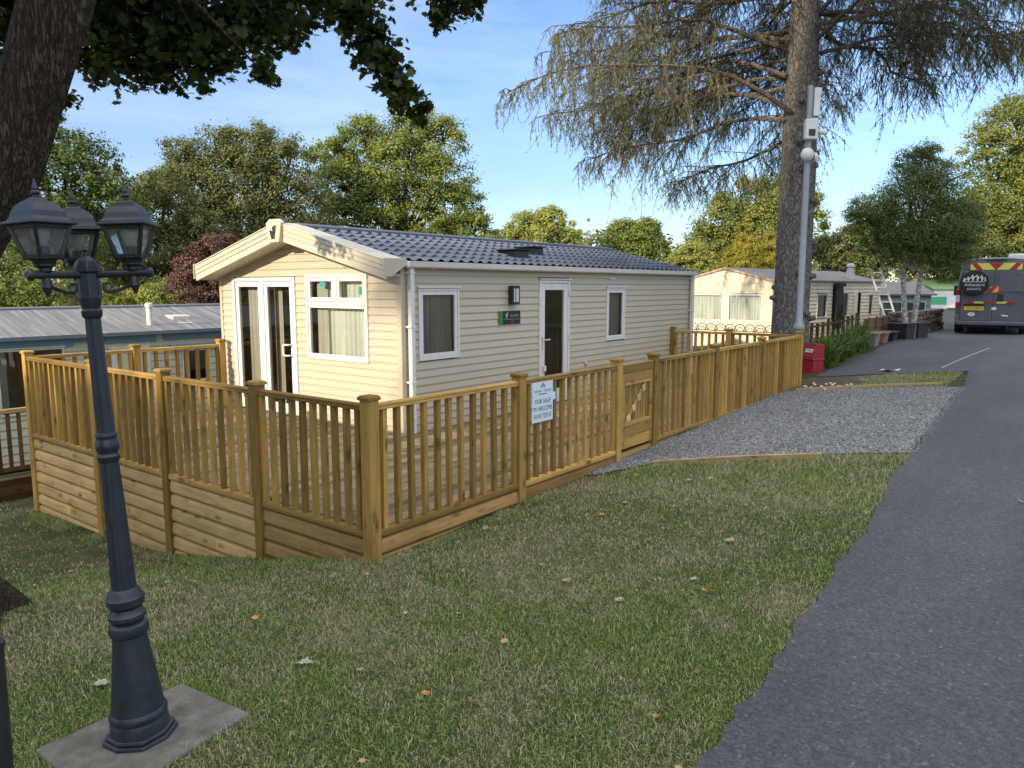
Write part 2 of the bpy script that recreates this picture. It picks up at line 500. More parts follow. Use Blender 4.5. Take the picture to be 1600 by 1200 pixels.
# asphalt
t = NT('asphalt')
v1 = t.coord((1, 1, 1))
f1 = t.noise(v1, 120, 4, 0.75); f2 = t.noise(v1, 0.7, 5, 0.6, 0.3); f3 = t.noise(t.coord((.25, 2.2, 1)), 1.4, 4, 0.6)
c_ = t.ramp(f1, [(0.30, (.038, .041, .047)), (0.55, (.074, .079, .089)), (0.72, (.125, .132, .145)), (0.8, (.25, .26, .27))])
vs_ = t.n.new('ShaderNodeTexVoronoi'); vs_.inputs['Scale'].default_value = 75; t.lk(v1, vs_.inputs['Vector'])
c_ = t.mix(1.0, c_, t.ramp(vs_.outputs['Color'], [(.15, (.62, .62, .63)), (.6, (1, 1, 1)), (.85, (1.25, 1.25, 1.24)), (.95, (2.0, 2.0, 1.95))]), 'MULTIPLY')
c_ = t.mix(t.ramp(t.noise(v1, 3.3, 6, 0.7, 0.5), [(.56, (0, 0, 0)), (.72, (.45, .45, .45))]), c_, (.045, .044, .042))
c_ = t.mix(1.0, c_, t.ramp(f2, [(0.3, (.80, .81, .83)), (0.7, (1.18, 1.17, 1.15))]), 'MULTIPLY')
c_ = t.mix(1.0, c_, t.ramp(f3, [(0.3, (.88, .88, .88)), (0.7, (1.1, 1.1, 1.1))]), 'MULTIPLY')
M_ROAD = t.done(t.pbsdf(c_, 0.72, 0, 0.4, t.bump(f1, 0.7, 0.006)))

# gravel bed
t = NT('gravel_bed')
vo = t.n.new('ShaderNodeTexVoronoi'); vo.inputs['Scale'].default_value = 60
t.lk(t.coord((1, 1, 1)), vo.inputs['Vector'])
c_ = t.ramp(vo.outputs['Color'], [(0.1, (.12, .117, .112)), (0.5, (.24, .235, .225)), (0.9, (.42, .41, .39))])
c_ = t.mix(1.0, c_, t.ramp(t.noise(t.coord((1, 1, 1)), 1.1, 4), [(0.3, (.78, .78, .8)), (0.7, (1.15, 1.15, 1.13))]), 'MULTIPLY')
M_GRAVEL = t.done(t.pbsdf(c_, 0.85, 0, 0.3, t.bump(vo.outputs['Distance'], 0.9, 0.015)))
t = NT('stone_chip')
c_ = t.ramp(t.rnd(0.0), [(0.0, (.09, .096, .106)), (0.5, (.185, .195, .212)), (0.88, (.30, .31, .33)), (1.0, (.50, .51, .52))])
M_CHIP = t.done(t.pbsdf(c_, 0.8, 0, 0.3))
t = NT('bare_soil')
f1 = t.noise(t.coord((1, 1, 1)), 14, 8, 0.75)
c_ = t.ramp(f1, [(0.3, (.05, .042, .03)), (0.55, (.12, .10, .07)), (0.75, (.22, .19, .14))])
c_ = t.mix(t.ramp(t.noise(t.coord((1, 1, 1)), 2.0, 4), [(0.5, (0, 0, 0)), (0.7, (.5, .5, .5))]), c_, (.075, .10, .03))
M_SOIL = t.done(t.pbsdf(c_, 0.95, 0, 0.1, t.bump(f1, 0.8, 0.03)))

# ground: fine near the camera, out to the horizon
def axis_pts(lo, hi, nlo, nhi, step):
    a = list(np.arange(nlo, nhi + 1e-6, step)); d = step
    x = nhi
    while x < hi: d *= 1.25; x += d; a.append(x)
    d = step; x = nlo
    while x > lo: d *= 1.25; x -= d; a.insert(0, x)
    return np.array(a)
gx = axis_pts(-900, 900, -7, 26, 0.3); gy = axis_pts(-900, 900, -6, 14, 0.3)
XX, YY = np.meshgrid(gx, gy, indexing='ij')
ZZ = gz(XX, YY)
nyg = len(gy)
vs = np.stack([XX, YY, ZZ], -1).reshape(-1, 3)
fs = [(i * nyg + j, (i + 1) * nyg + j, (i + 1) * nyg + j + 1, i * nyg + j + 1) for i in range(len(gx) - 1) for j in range(nyg - 1)]
me = bpy.data.meshes.new('ground'); me.from_pydata(vs.tolist(), [], fs); me.materials.append(M_LAWN)
me.polygons.foreach_set('use_smooth', [True] * len(fs)); me.update()
tag(link('ground', me), kind='structure')

# the tarmac lane: runs beside the plot and widens to the left past its end
def lane_edges(x):
    if x <= 12.3:
        hi = float(lane_side(x))
    elif x < 22:
        hi = float(np.interp(x, [12.3, 12.45, 13.0, 16, 19, 22], [-2.3, 0.0, 0.02, 0.05, 0.25, 0.3]) + wob(x, 0.03))
    else:
        hi = float(np.interp(x, [22, 30, 60, 90], [0.3, 5, 26, 48]))
    lo = float(np.interp(x, [-40, -8, 22, 60, 90], [-14, -8.2, -7.4, 10, 24]))
    return lo, hi
sheet('road', np.r_[np.arange(-40, -6, 2), np.arange(-6, 13, 0.05), np.arange(13, 26, 0.4), np.arange(26, 80, 2)], lane_edges, M_ROAD, 0.018, 30)
# branch of the lane in front of the grass strip's far edge
sheet('side_road', np.linspace(11.15, 12.6, 10), lambda x: (float(np.interp(x, [11.15, 12.25, 12.6], [-0.08, -2.38, -2.45])), 0.0 + 0.02), M_ROAD, 0.021, 14)
# gravel parking bay and the soil strip behind it
GQ = [(3.62, -0.52), (4.22, -1.98), (4.75, -2.72), (9.9, -2.46), (9.3, -0.02), (3.2, -0.06)]
def bay_edges(x):
    lo = float(np.interp(x, [2.9, 3.62, 3.95, 4.22, 4.6, 9.8], [-0.15, -0.56, -1.35, -2.0, -2.80, -2.60]))
    if x > 4.6: lo = float(road_edge(x) + 0.01 + wob(x, 0.05, 2))
    if x > 9.35: hi = float(np.interp(x, [9.35, 10.1], [-0.15, -2.2]))
    else: hi = -0.03
    return lo, max(hi, lo + 0.01)
sheet('gravel_bay', np.r_[np.linspace(2.9, 4.6, 24), np.linspace(4.7, 10.1, 60)], bay_edges, M_GRAVEL, 0.012, 20)
sheet('soil_strip', np.linspace(9.4, 12.2, 24),
      lambda x: (float(np.interp(x, [9.4, 10.15, 12.2], [-0.20, -2.3, -2.3])), float(np.interp(x, [9.4, 11.1, 12.2], [0.6, 0.1, -2.15]))), M_SOIL, 0.009, 16)
# white line across the mouth of the branch
pm = M_paint('road_paint', (.45, .45, .43), 0.7, 0.2, 20, (.15, .15, .14), 0.8)
mb = MB(3)
a, b = V(12.7, -1.88), V(17.5, -2.2)
for k in range(24):
    p0 = a + (b - a) * k / 24; p1 = a + (b - a) * (k + 1) / 24
    w = V(0.07, 1.0) * 0.014
    mb.add([(p[0] + s * w[0], p[1] + s * w[1], G(p[0], p[1]) + 0.026) for p in (p0, p1) for s in (-1, 1)], [(0, 1, 3, 2)])
tag(mb.build('road_marking', pm), kind='structure')

# ------------------------------------------------------------------ grass, chips
def in_gravel(x, y):
    lo = np.interp(x, [2.9, 3.62, 3.95, 4.22, 4.6, 9.8], [-0.15, -0.56, -1.35, -2.0, -2.80, -2.60])
    hi = np.interp(x, [9.35, 10.1], [0.0, -2.3])
    return (x > 2.9) & (y > lo) & (y < hi)
SLAB = np.array([(-2.55, -0.79), (-1.90, -0.77), (-1.89, -1.33), (-2.56, -1.42)])
def in_poly(x, y, P):
    r = np.zeros(x.shape, bool); n = len(P)
    for i in range(n):
        x0, y0 = P[i]; x1, y1 = P[(i + 1) % n]
        c = ((y0 > y) != (y1 > y)) & (x < (x1 - x0) * (y - y0) / (y1 - y0 + 1e-12) + x0)
        r ^= c
    return r
def lawn_ok(x, y):
    ok = y > lane_side(x) - 0.01
    ok &= ~((x > -0.06) & (y > -0.07))
    ok &= ~in_gravel(x, y)
    ok &= ~in_poly(x, y, SLAB)
    ok &= (x < 9.8) | ((y < -0.9 - .5 * np.sin(x * 5) * .4) & (x < 11.12 - y * .47))
    return ok

rg = np.random.default_rng(11)
def blades(n, x0, x1, y0, y1, h0, h1, w, keep=None):
    x = rg.uniform(x0, x1, n); y = rg.uniform(y0, y1, n)
    m = lawn_ok(x, y)
    if keep is not None: m &= keep(x, y)
    x, y = x[m], y[m]; n = len(x)
    z = gz(x, y) - 0.004
    h = rg.uniform(h0, h1, n) * (0.75 + 0.5 * rg.random(n))
    a = rg.uniform(0, 2 * np.pi, n); lean = rg.uniform(0.15, 1.0, n) ** 1.2 * 1.35
    az = rg.uniform(0, 2 * np.pi, n)
    dx, dy = np.cos(a) * w * 0.5, np.sin(a) * w * 0.5
    bx, by = np.cos(az) * np.sin(lean), np.sin(az) * np.sin(lean); bz = np.cos(lean)
    P = np.stack([x, y, z], 1); D = np.stack([dx, dy, 0 * dx], 1)
    T1 = P + np.stack([bx * .45, by * .45, bz * .55 + .1], 1) * h[:, None]
    T2 = P + np.stack([bx, by, np.maximum(bz * .85, 0.12)], 1) * h[:, None]
    q1 = np.stack([P - D, P + D, T1 + D * .75, T1 - D * .75], 1)
    q2 = np.stack([T1 - D * .75, T1 + D * .75, T2 + D * .12, T2 - D * .12], 1)
    r = rg.random(n)
    return np.concatenate([q1, q2]).reshape(-1, 3), np.concatenate([r, r])
def cam_d2(x, y): return np.hypot(x + 3.61, y + 4.11)
VB, RB = [], []
for args in ((330000, -4.2, 1.0, -3.4, 0.6, .014, .036, .0036, lambda x, y: cam_d2(x, y) + rg.normal(0, .55, len(x)) < 4.3),
             (300000, -4.5, 4.5, -3.3, 3.0, .017, .038, .0050, lambda x, y: (cam_d2(x, y) + rg.normal(0, .55, len(x)) >= 3.9) & (cam_d2(x, y) + rg.normal(0, .6, len(x)) < 7)),
             (170000, -5.5, 12.3, -3.2, 9, .024, .050, .008, lambda x, y: cam_d2(x, y) + rg.normal(0, .6, len(x)) >= 6.3),
             (26000, 1.5, 4.8, -3.0, -0.4, .03, .06, .005, lambda x, y: x > 2.2 + 0.5 * y * 0),
             (16000, 9.8, 12.5, -2.6, -0.7, .03, .07, .007, None),
             (14000, -4.0, 9.0, -3.35, -2.4, .02, .055, .004, lambda x, y: y < road_edge(x) + 0.13),
             (30000, -4.2, 0.4, -3.2, 1.5, .03, .062, .0034, lambda x, y: np.sin(x * 3.1 + 1.7 * np.sin(y * 2.3)) * np.sin(y * 3.7 + 1.3 * np.sin(x * 1.9)) > .45),
             (5000, -2.75, -1.7, -1.6, -.6, .03, .075, .0035, lambda x, y: in_poly(x, y, (SLAB - SLAB.mean(0)) * 1.13 + SLAB.mean(0))),
             (6000, -.4, 3.4, -.24, -.06, .02, .06, .004, lambda x, y: np.sin(x * 4.1) + np.sin(x * 9.7 + 1) > .2),
             (9000, -.28, -.05, -.1, 6.3, .03, .08, .004, lambda x, y: np.sin(y * 3.7) + np.sin(y * 8.7 + 1) > -.2)):
    v_, r_ = blades(*args); VB.append(v_); RB.append(r_)
tag(link('grass', np_mesh('grass', np.concatenate(VB), 4, np.concatenate(RB), M_BLADE)), kind='stuff')

# loose chippings lying on the bay
def chips(n, size, keep, xa=2.8, xb=10.1):
    x = rg.uniform(xa, xb, n); y = rg.uniform(-3.5 if xa < 0 else -2.9, 0.0, n)
    m = keep(x, y); x, y = x[m], y[m]; n = len(x)
    base = np.array([(1, 0, 0), (-1, 0, 0), (0, 1, 0), (0, -1, 0), (0, 0, 1), (0, 0, -1)], float)
    F = np.array([(0, 2, 4), (2, 1, 4), (1, 3, 4), (3, 0, 4), (2, 0, 5), (1, 2, 5), (3, 1, 5), (0, 3, 5)])
    s = rg.uniform(size * .5, size, (n, 1, 3)) * np.array([1, .8, .55])
    P = base[None] * s + rg.normal(0, size * .18, (n, 6, 3))
    a = rg.uniform(0, 6.28, n); ca, sa = np.cos(a), np.sin(a)
    Q = P.copy(); Q[..., 0] = P[..., 0] * ca[:, None] - P[..., 1] * sa[:, None]; Q[..., 1] = P[..., 0] * sa[:, None] + P[..., 1] * ca[:, None]
    Q += np.stack([x, y, gz(x, y) + 0.012 + size * .25], 1)[:, None]
    return Q[:, F].reshape(-1, 3), np.repeat(rg.random(n), 8)
c1 = chips(42000, .012, in_gravel)
c2 = chips(2500, .020, in_gravel)
c3 = chips(3500, .014, lambda x, y: (y > road_edge(x) - 0.12) & (y < road_edge(x) + 0.05) & (x > 3.8) & (rg.random(len(x)) < 0.8))
c4 = chips(60000, .009, lambda x, y: (y > lane_side(x) - 0.07) & (y < lane_side(x) + 0.015) & (rg.random(len(x)) < 0.35 * (1 + np.sin(x * 3.3) * np.sin(x * 7.9 + 1))), -3.5, 4.2)
tag(link('gravel_chips', np_mesh('gravel_chips', np.concatenate([c1[0], c2[0], c3[0], c4[0]]), 3, np.concatenate([c1[1], c2[1], c3[1], c4[1] * .22]), M_CHIP)), kind='stuff')
# ------------------------------------------------------------------ timber deck and its fences
L_, D_ = (.37, .255, .10), (.13, .078, .028)
MW = {a: M_wood('treated_pine_' + a, a, (.44, .295, .100), (.335, .212, .064), (.16, .095, .032)) for a in 'xyz'}
MWP = {a: M_wood('pale_pine_' + a, a, (.58, .415, .215), (.48, .325, .150), (.25, .15, .06)) for a in 'xyz'}
MWD = {a: M_wood('decking_pine_' + a, a, (.42, .345, .25), (.33, .265, .19), (.19, .145, .10)) for a in 'xy'}
MWO = {a: M_wood('old_brown_timber_' + a, a, (.15, .09, .045), (.10, .058, .03), (.05, .03, .018)) for a in 'xyz'}

RX = [0, 1.8, 3.58, 4.45, 6.28, 8.12, 10.05]
LY = [0, 1.40, 2.95, 4.45, 6.25]

def post_mesh(h):
    mb = MB(1)
    s = .05
    return mb.box((-s, -s, -h), (s, s, .985)).mesh('post', MW['z'])
def cap_mesh():
    mb = MB(2)
    s, b = .062, .05
    mb.box((-s, -s, .985), (s, s, 1.006))
    mb.add([(-s, -s, 1.006), (s, -s, 1.006), (s, s, 1.006), (-s, s, 1.006), (-b, -b, 1.02), (b, -b, 1.02), (b, b, 1.02), (-b, b, 1.02)],
           [(4, 5, 6, 7), (0, 1, 5, 4), (1, 2, 6, 5), (2, 3, 7, 6), (3, 0, 4, 7)])
    return mb.mesh('post_cap', MW['x'])
CAPM = cap_mesh()
def post(parent, x, y, bottom):
    o = link('post', post_mesh(-bottom + 0.15), parent, (x, y, 0))
    b = o.modifiers.new('edge', 'BEVEL'); b.width = .006; b.segments = 2
    c = link('post_cap', CAPM, o); c.modifiers.new('edge', 'BEVEL').width = .003
    return o

BALM = {}
def bal_mesh(ax):
    if ax not in BALM:
        s = .021
        BALM[ax] = MB(5).box((-s, -s, -.015), (s, s, .905)).mesh('baluster', MW['z'])
    return BALM[ax]
RS = random.Random(5)
def bay(parent, p0, p1, n, out, lean=0.0):
    """rail, bottom rail and balusters between two post centres; out = outward normal"""
    p0, p1, out = V(*p0, 0), V(*p1, 0), V(*out, 0)
    d = unit(p1 - p0); ax = 'x' if abs(d[0]) > .5 else 'y'
    a, b = p0 + d * .048, p1 - d * .048
    # handrail: moulded cap on a narrower rail
    mb = MB(RS.randint(0, 9999))
    prof = [(-.036, .905), (.036, .905), (.036, .918), (.030, .921), (.030, .926), (.034, .930), (.033, .944), (.022, .951), (-.022, .951), (-.033, .944), (-.034, .930), (-.030, .926), (-.030, .921), (-.036, .918)]
    mb.prism([a + out * q + V(0, 0, z) for q, z in prof], b - a)
    mb.build('handrail', MW[ax], parent, bevel=.0015)
    mb = MB(RS.randint(0, 9999))
    prof = [(-.030, -.062), (.030, -.062), (.036, -.050), (.036, -.030), (.028, -.006), (-.028, -.006), (-.036, -.030), (-.036, -.05)]
    mb.prism([a + out * q + V(0, 0, z) for q, z in prof], b - a)
    mb.build('bottom_rail', MW[ax], parent, bevel=.0015)
    L = np.linalg.norm(p1 - p0)
    for i in range(n):
        t = .125 + (L - .20) * i / (n - 1)
        p = p0 + d * t
        o = link('baluster', bal_mesh(ax), parent, (p[0], p[1], 0))
        o.rotation_euler = (RS.uniform(-.006, .006), RS.uniform(-.006, .006), RS.choice((0, R(90), R(180), R(270))) + RS.uniform(-.05, .05))

def skirt(parent, p0, p1, out, low, mats, first=.145):
    """overlapping log-lap boards under the bottom rail"""
    p0, p1, out = V(*p0, 0), V(*p1, 0), V(*out, 0)
    d = unit(p1 - p0); ax = 'x' if abs(d[0]) > .5 else 'y'
    a, b = p0 + d * .050, p1 - d * .050
    z = -.066
    mb = MB(RS.randint(0, 9999))
    k = 0
    while z > low:
        h = .142
        # a shallow log profile with a shadow gap below each board
        prof = [(-.012, z - .003), (-.010, z - .003), (.012, z - .012), (.020, z - .035), (.024, z - .075), (.025, z - .112), (.018, z - .128), (-.010, z - h + .009), (-.012, z - h + .009)]
        cut = RS.uniform(.35, .65) if k % 2 else None
        segs = [(a, b)] if cut is None or np.linalg.norm(b - a) < 1.2 else [(a, a + (b - a) * cut - d * .002), (a + (b - a) * cut + d * .002, b)]
        for s0, s1 in segs:
            mb.prism([s0 + out * q + V(0, 0, zz) for q, zz in prof], s1 - s0, .38 + .3 * RS.random())
        z -= h; k += 1
    q0, q1 = a - out * .050, b - out * .034
    mb.box(tuple(np.minimum(q0, q1) + V(0, 0, low)), tuple(np.maximum(q0, q1) + V(0, 0, -.07)), .1)
    return mb.build('skirt_board', mats[ax], parent)

# long fence along the lane side with the gate in it
fr = thing('deck_fence', 'long treated pine balustrade with a small gate, facing the gravel bay and the lane', 'fence', (0, 0, 0), 0, 'balustrades round the new deck')
for x in RX: post(fr, x, 0, G(x, 0))
for i, n in ((0, 12), (1, 12), (3, 12), (4, 12), (5, 12)):
    bay(fr, (RX[i], 0), (RX[i + 1], 0), n, (0, -1))
    skirt(fr, (RX[i], 0), (RX[i + 1], 0), (0, -1), G(RX[i], 0) - .10, {'x': M_wood('plinth_pine', 'x', (.48, .31, .13), (.38, .23, .088), (.2, .11, .04))} if i == 0 else {'x': bpy.data.materials['plinth_pine']})
skirt(fr, (RX[2], 0), (RX[3], 0), (0, -1), -.30, {'x': bpy.data.materials['plinth_pine']})
# the gate
g0, g1 = RX[2] + .065, RX[3] - .065
gate = None
mb = MB(7)
for xa in (g0, g1 - .07): mb.box((xa, -.03, -.02), (xa + .07, .012, .94))
mb.box((g0, -.036, .84), (g1, .014, .93)); mb.box((g0 + .07, -.033, .74), (g1 - .07, .010, .838)); mb.box((g0 + .07, -.038, .70), (g1 - .07, .010, .737))
mb.box((g0 + .07, -.038, .235), (g1 - .07, .010, .28)); mb.box((g0 + .07, -.033, .105), (g1 - .07, .010, .232)); mb.box((g0 + .07, -.035, -.02), (g1 - .07, .012, .102))
gate = mb.build('gate', MW['x'], fr, bevel=.002)
n = 9
mb = MB(8)
for i in range(n):
    x = g0 + .075 + (g1 - g0 - .15 - .05) * i / (n - 1)
    mb.box((x, -.012, .278), (x + .05, .004, .702))
mb.build('gate_slats', MW['z'], gate)
mb = MB(9)
q0, q1 = V(g0 + .10, -.022, .27), V(g1 - .17, -.022, .69)
mb.bar(q0, q1, .05, .018, (0, -1, 0))
for k in range(4):
    c = q0 + (q1 - q0) * (k + .5) / 4
    mb.obox(c + V(0, -.012, 0), V(.034, 0, .012), V(0, .006, 0), V(-.012, 0, .034))
mb.build('gate_brace', M_wood('pale_brace_pine', 'z', (.62, .50, .33), (.55, .42, .26), (.4, .28, .16)), gate, bevel=.003)

fl = thing('deck_fence', 'tall boarded side of the deck with balusters above horizontal planks, behind the lamp post', 'fence', (0, 0, 0), 0, 'balustrades round the new deck')
for y in LY[1:]: post(fl, 0, y, G(0, y))
for i, n in ((0, 10), (1, 10), (2, 10), (3, 12)):
    bay(fl, (0, LY[i]), (0, LY[i + 1]), n, (-1, 0))
    skirt(fl, (0, LY[i]), (0, LY[i + 1]), (-1, 0), min(G(0, LY[i]), G(0, LY[i + 1])) - .1, MWP)

fb = thing('deck_fence', 'short sunlit balustrade at the back of the deck, meeting the front of the cream caravan', 'fence', (0, 6.25, 0), 0, 'balustrades round the new deck')
post(fb, 1.32, 0, -1.0); post(fb, 2.60, 0, -1.0)
bay(fb, (0, 0), (1.32, 0), 9, (0, -1)); bay(fb, (1.32, 0), (2.60, 0), 8, (0, -1))
skirt(fb, (0, 0), (2.60, 0), (0, 1), -.9, MWP)

fe = thing('deck_fence', 'short balustrade closing the far end of the deck in front of the old cream caravan', 'fence', (10.05, 0, 0), 0, 'balustrades round the new deck')
post(fe, 0, 1.30, 0); post(fe, 0, 2.46, 0)
bay(fe, (0, 0), (0, 1.30), 9, (1, 0)); bay(fe, (0, 1.30), (0, 2.46), 8, (1, 0))

# decking
mb = MB(12)
y = .052
while y < 6.2:
    x1 = 10.0 if y < 2.44 else 2.70
    xs = [0.052]
    x = RS.uniform(1.6, 3.4)
    while x < x1 - .5: xs.append(x); x += RS.uniform(2.4, 3.6)
    xs.append(x1)
    for a, b in zip(xs[:-1], xs[1:]):
        mb.box((a + .002, y, -.030), (b - .002, min(y + .120, 6.2), -.004 + RS.uniform(-.001, .001)))
        for q in range(1, 7):
            mb.box((a + .002, y + q * .0172 - .0035, -.0045), (b - .002, y + q * .0172 + .0035, -.0005), mb.r[-1])
    y += .126
dk = mb.build('decking', MWD['x'], None)
tag(dk, 'new pine deck floor of narrow boards surrounding the cream caravan', 'decking')

# timber edging of the gravel bay
MWE = M_wood('weathered_edging_pine', 'y', (.40, .31, .185), (.31, .23, .13), (.17, .115, .06))
def edging(p0, p1, label):
    mb = MB(14)
    a, b = V(*p0, G(*p0) + .012), V(*p1, G(*p1) + .012)
    n = 6
    for k in range(n):
        q0, q1 = a + (b - a) * k / n, a + (b - a) * (k + 1) / n
        q0[2], q1[2] = G(q0[0], q0[1]) + .02, G(q1[0], q1[1]) + .02
        mb.bar(q0 - V(0, 0, .025), q1 - V(0, 0, .025), .042, .11, rnd=.6)
    tag(mb.build('timber_edging', MWE, None), label, 'edging', 'timber edging of the gravel bay')
edging((3.42, -0.55), (4.10, -2.06), 'low timber edging between the lawn and the gravel bay')
edging((9.38, -0.18), (10.35, -2.22), 'low timber edging between the gravel bay and the soil strip')

# for sale sign tied to the balusters
sg = thing('sale_sign', 'white for sale notice fixed to the balustrade between the second post and the gate', 'sign', (2.115, -.040, .72))
M_SIGN = M_paint('sign_white', (.66, .76, .86), 0.4, 0.03, 5)
M_INK = M_paint('sign_ink', (.03, .05, .10), 0.5, 0.1, 5)
w, h = .168, .19
mb = MB(15).box((-w, -.004, -h), (w, .004, h)); mb.box((w - .005, -.003, .0), (w + .045, .003, .075))
mb.build('board', M_SIGN, sg, bevel=.001)
mb = MB(16)
X_, Z_ = (1, 0, 0), (0, 0, 1)
for body_, z_, k_ in (('FOR SALE', .005, .95), ('PX WELCOME', -.066, .78), ('01592 720110', -.136, .78)):
    MB(16).text(body_, .062, (0, -.0056, z_), X_, Z_, sx=k_).build('lettering', M_INK, sg)
def stroke(mb, pts, wd):
    for (a, b) in zip(pts[:-1], pts[1:]):
        a = V(a[0], -.0056, a[1]); b = V(b[0], -.0056, b[1]); s = unit(np.cross(b - a, V(0, 1, 0))) * wd / 2
        mb.add([a - s, b - s, b + s, a + s], [(0, 1, 2, 3)])
stroke(mb, [(-.035, .145), (0, .175), (.035, .145)], .009); stroke(mb, [(-.018, .135), (-.018, .15), (.016, .15), (.02, .128)], .006)
for s0 in (-.14, .02):
    stroke(mb, [(s0 + q * .012, .105 + .014 * math.sin(q * 2.1 + s0 * 40)) for q in range(11)], .005)
stroke(mb, [(-.06, .075), (.06, .075)], .008)
mb.build('logo', M_INK, sg)
# ------------------------------------------------------------------ cream holiday caravan
M_CLAD = M_paint('cream_cladding', (.50, .445, .345), 0.36, 0.035, 2.0, (.45, .40, .30), 0.10, 0.5, 0, 0, 0.0)
M_WHITE = M_paint('white_upvc', (.70, .70, .70), 0.3, 0.03, 5)
M_FASC = M_paint('cream_fascia', (.53, .49, .40), 0.35, 0.04, 3, (.42, .38, .30), 0.16)
M_GUT = M_paint('pale_grey_gutter', (.62, .62, .61), 0.35, 0.05, 4, (.25, .24, .2), .15)
M_TILE = M_paint('slate_grey_roof', (.055, .072, .108), 0.42, 0.2, 2.5, (.12, .13, .14), 0.25, 0.5)
M_DARK = M_paint('black_plastic', (.018, .018, .02), 0.4, 0.2, 8)
M_GLASS = M_glass('window_glass')
M_INT = M_paint('interior_panel', (.30, .24, .17), 0.7, 0.1, 3)
M_FLOOR = M_paint('interior_floor', (.16, .11, .08), 0.7, 0.15, 5)
M_GREEN = M_paint('green_plate', (.03, .22, .06), 0.4, 0.1, 8)
M_GREYTXT = M_paint('grey_lettering', (.45, .46, .46), 0.4, 0.1, 8)

def M_cloth(name, a, b):
    t = NT(name)
    f = t.noise(t.coord((14, 14, .5)), 1.6, 3)
    c = t.ramp(f, [(0.3, a), (0.7, b)])
    p = t.pbsdf(c, 0.9, 0, 0.1)
    tr = t.n.new('ShaderNodeBsdfTranslucent'); t.lk(c, tr.inputs['Color'])
    mx = t.n.new('ShaderNodeMixShader'); mx.inputs[0].default_value = .25
    t.lk(p.outputs[0], mx.inputs[1]); t.lk(tr.outputs[0], mx.inputs[2]); t.lk(mx.outputs[0], t.out.inputs['Surface'])
    return t.m
M_CURT = M_cloth('grey_curtain', (.40, .37, .32), (.60, .56, .50))
M_NET = M_cloth('net_curtain', (.60, .62, .58), (.80, .81, .76))

def cladding(mb, O, U, N, z0, z1, span, openings, course=.098, lip=.013):
    """horizontal boards: span(z) -> (u0,u1); openings (ua,ub,za,zb)"""
    O, U, N = V(*O), V(*U), V(*N)
    Zv = V(0, 0, 1)
    prof = [(0.0, 0.0), (0.0, lip), (.010, lip + .0025), (.024, lip), (course * .55, lip * .62), (course * .9, .0012), (course, 0.0)]
    z = z0
    k = 0
    while z < z1 - 1e-6:
        c = min(course, z1 - z)
        u0, u1 = span(z + c * .5)
        segs = [(u0, u1)]
        for (ua, ub, za, zb) in openings:
            if za < z + c * .5 < zb:
                ns = []
                for (a, b) in segs:
                    if ub <= a or ua >= b: ns.append((a, b)); continue
                    if ua > a: ns.append((a, ua))
                    if ub < b: ns.append((ub, b))
                segs = ns
        for (a, b) in segs:
            if b - a < .004: continue
            vs = []
            for (h, o) in prof:
                h = min(h, c)
                vs += [O + U * a + N * o + Zv * (z + h), O + U * b + N * o + Zv * (z + h)]
            mb.add(vs, [(2 * i, 2 * i + 1, 2 * i + 3, 2 * i + 2) for i in range(len(prof) - 1)], .5)
        z += course; k += 1

def frame_quad(mb, O, U, N, ua, ub, za, zb, w, n0, n1, wb=None, wt=None):
    """four mitre-free bars of a rectangular frame, butted"""
    O, U, N = V(*O), V(*U), V(*N)
    wb = w if wb is None else wb; wt = w if wt is None else wt
    def bx(a, b, c, d, q0, q1):
        P = [O + U * u + V(0, 0, z) + N * n for n in (q0, q1) for (u, z) in ((a, c), (b, c), (b, d), (a, d))]
        mb.add(P, [(0, 3, 2, 1), (4, 5, 6, 7), (0, 1, 5, 4), (1, 2, 6, 5), (2, 3, 7, 6), (3, 0, 4, 7)], .5)
    bx(ua, ua + w, za, zb, n0, n1); bx(ub - w, ub, za, zb, n0, n1)
    bx(ua + w, ub - w, za, za + wb, n0, n1); bx(ua + w, ub - w, zb - wt, zb, n0, n1)

def pane_quad(O, U, N, ua, ub, za, zb, n, t=.006):
    mb = MB(1)
    O, U, N = V(*O), V(*U), V(*N)
    P = [O + U * u + V(0, 0, z) + N * q for q in (n, n + t) for (u, z) in ((ua, za), (ub, za), (ub, zb), (ua, zb))]
    return mb.add(P, [(4, 5, 6, 7) if np.cross(U, V(0, 0, 1)) @ N > 0 else (7, 6, 5, 4)], .5)

def curtain(name, parent, O, U, N, ua, ub, za, zb, depth, mat, seed=1, pitch=.075, amp=.018):
    O, U, N = V(*O), V(*U), V(*N)
    rr = random.Random(seed); ph = rr.uniform(0, 6)
    nn = max(10, int((ub - ua) / pitch * 9))
    def fn(s, q):
        u = ua + (ub - ua) * s
        w = math.sin(u / pitch * 6.283 + ph + .6 * math.sin(u * 9)) * amp * (.7 + .5 * math.sin(u * 13 + ph)) * (.55 + .45 * (1 - q))
        return O + U * u + V(0, 0, za + (zb - za) * q) - N * (depth + w)
    mb = MB(seed).grid(fn, nn, 3, .5)
    return mb.build(name, mat, parent, smooth=True)

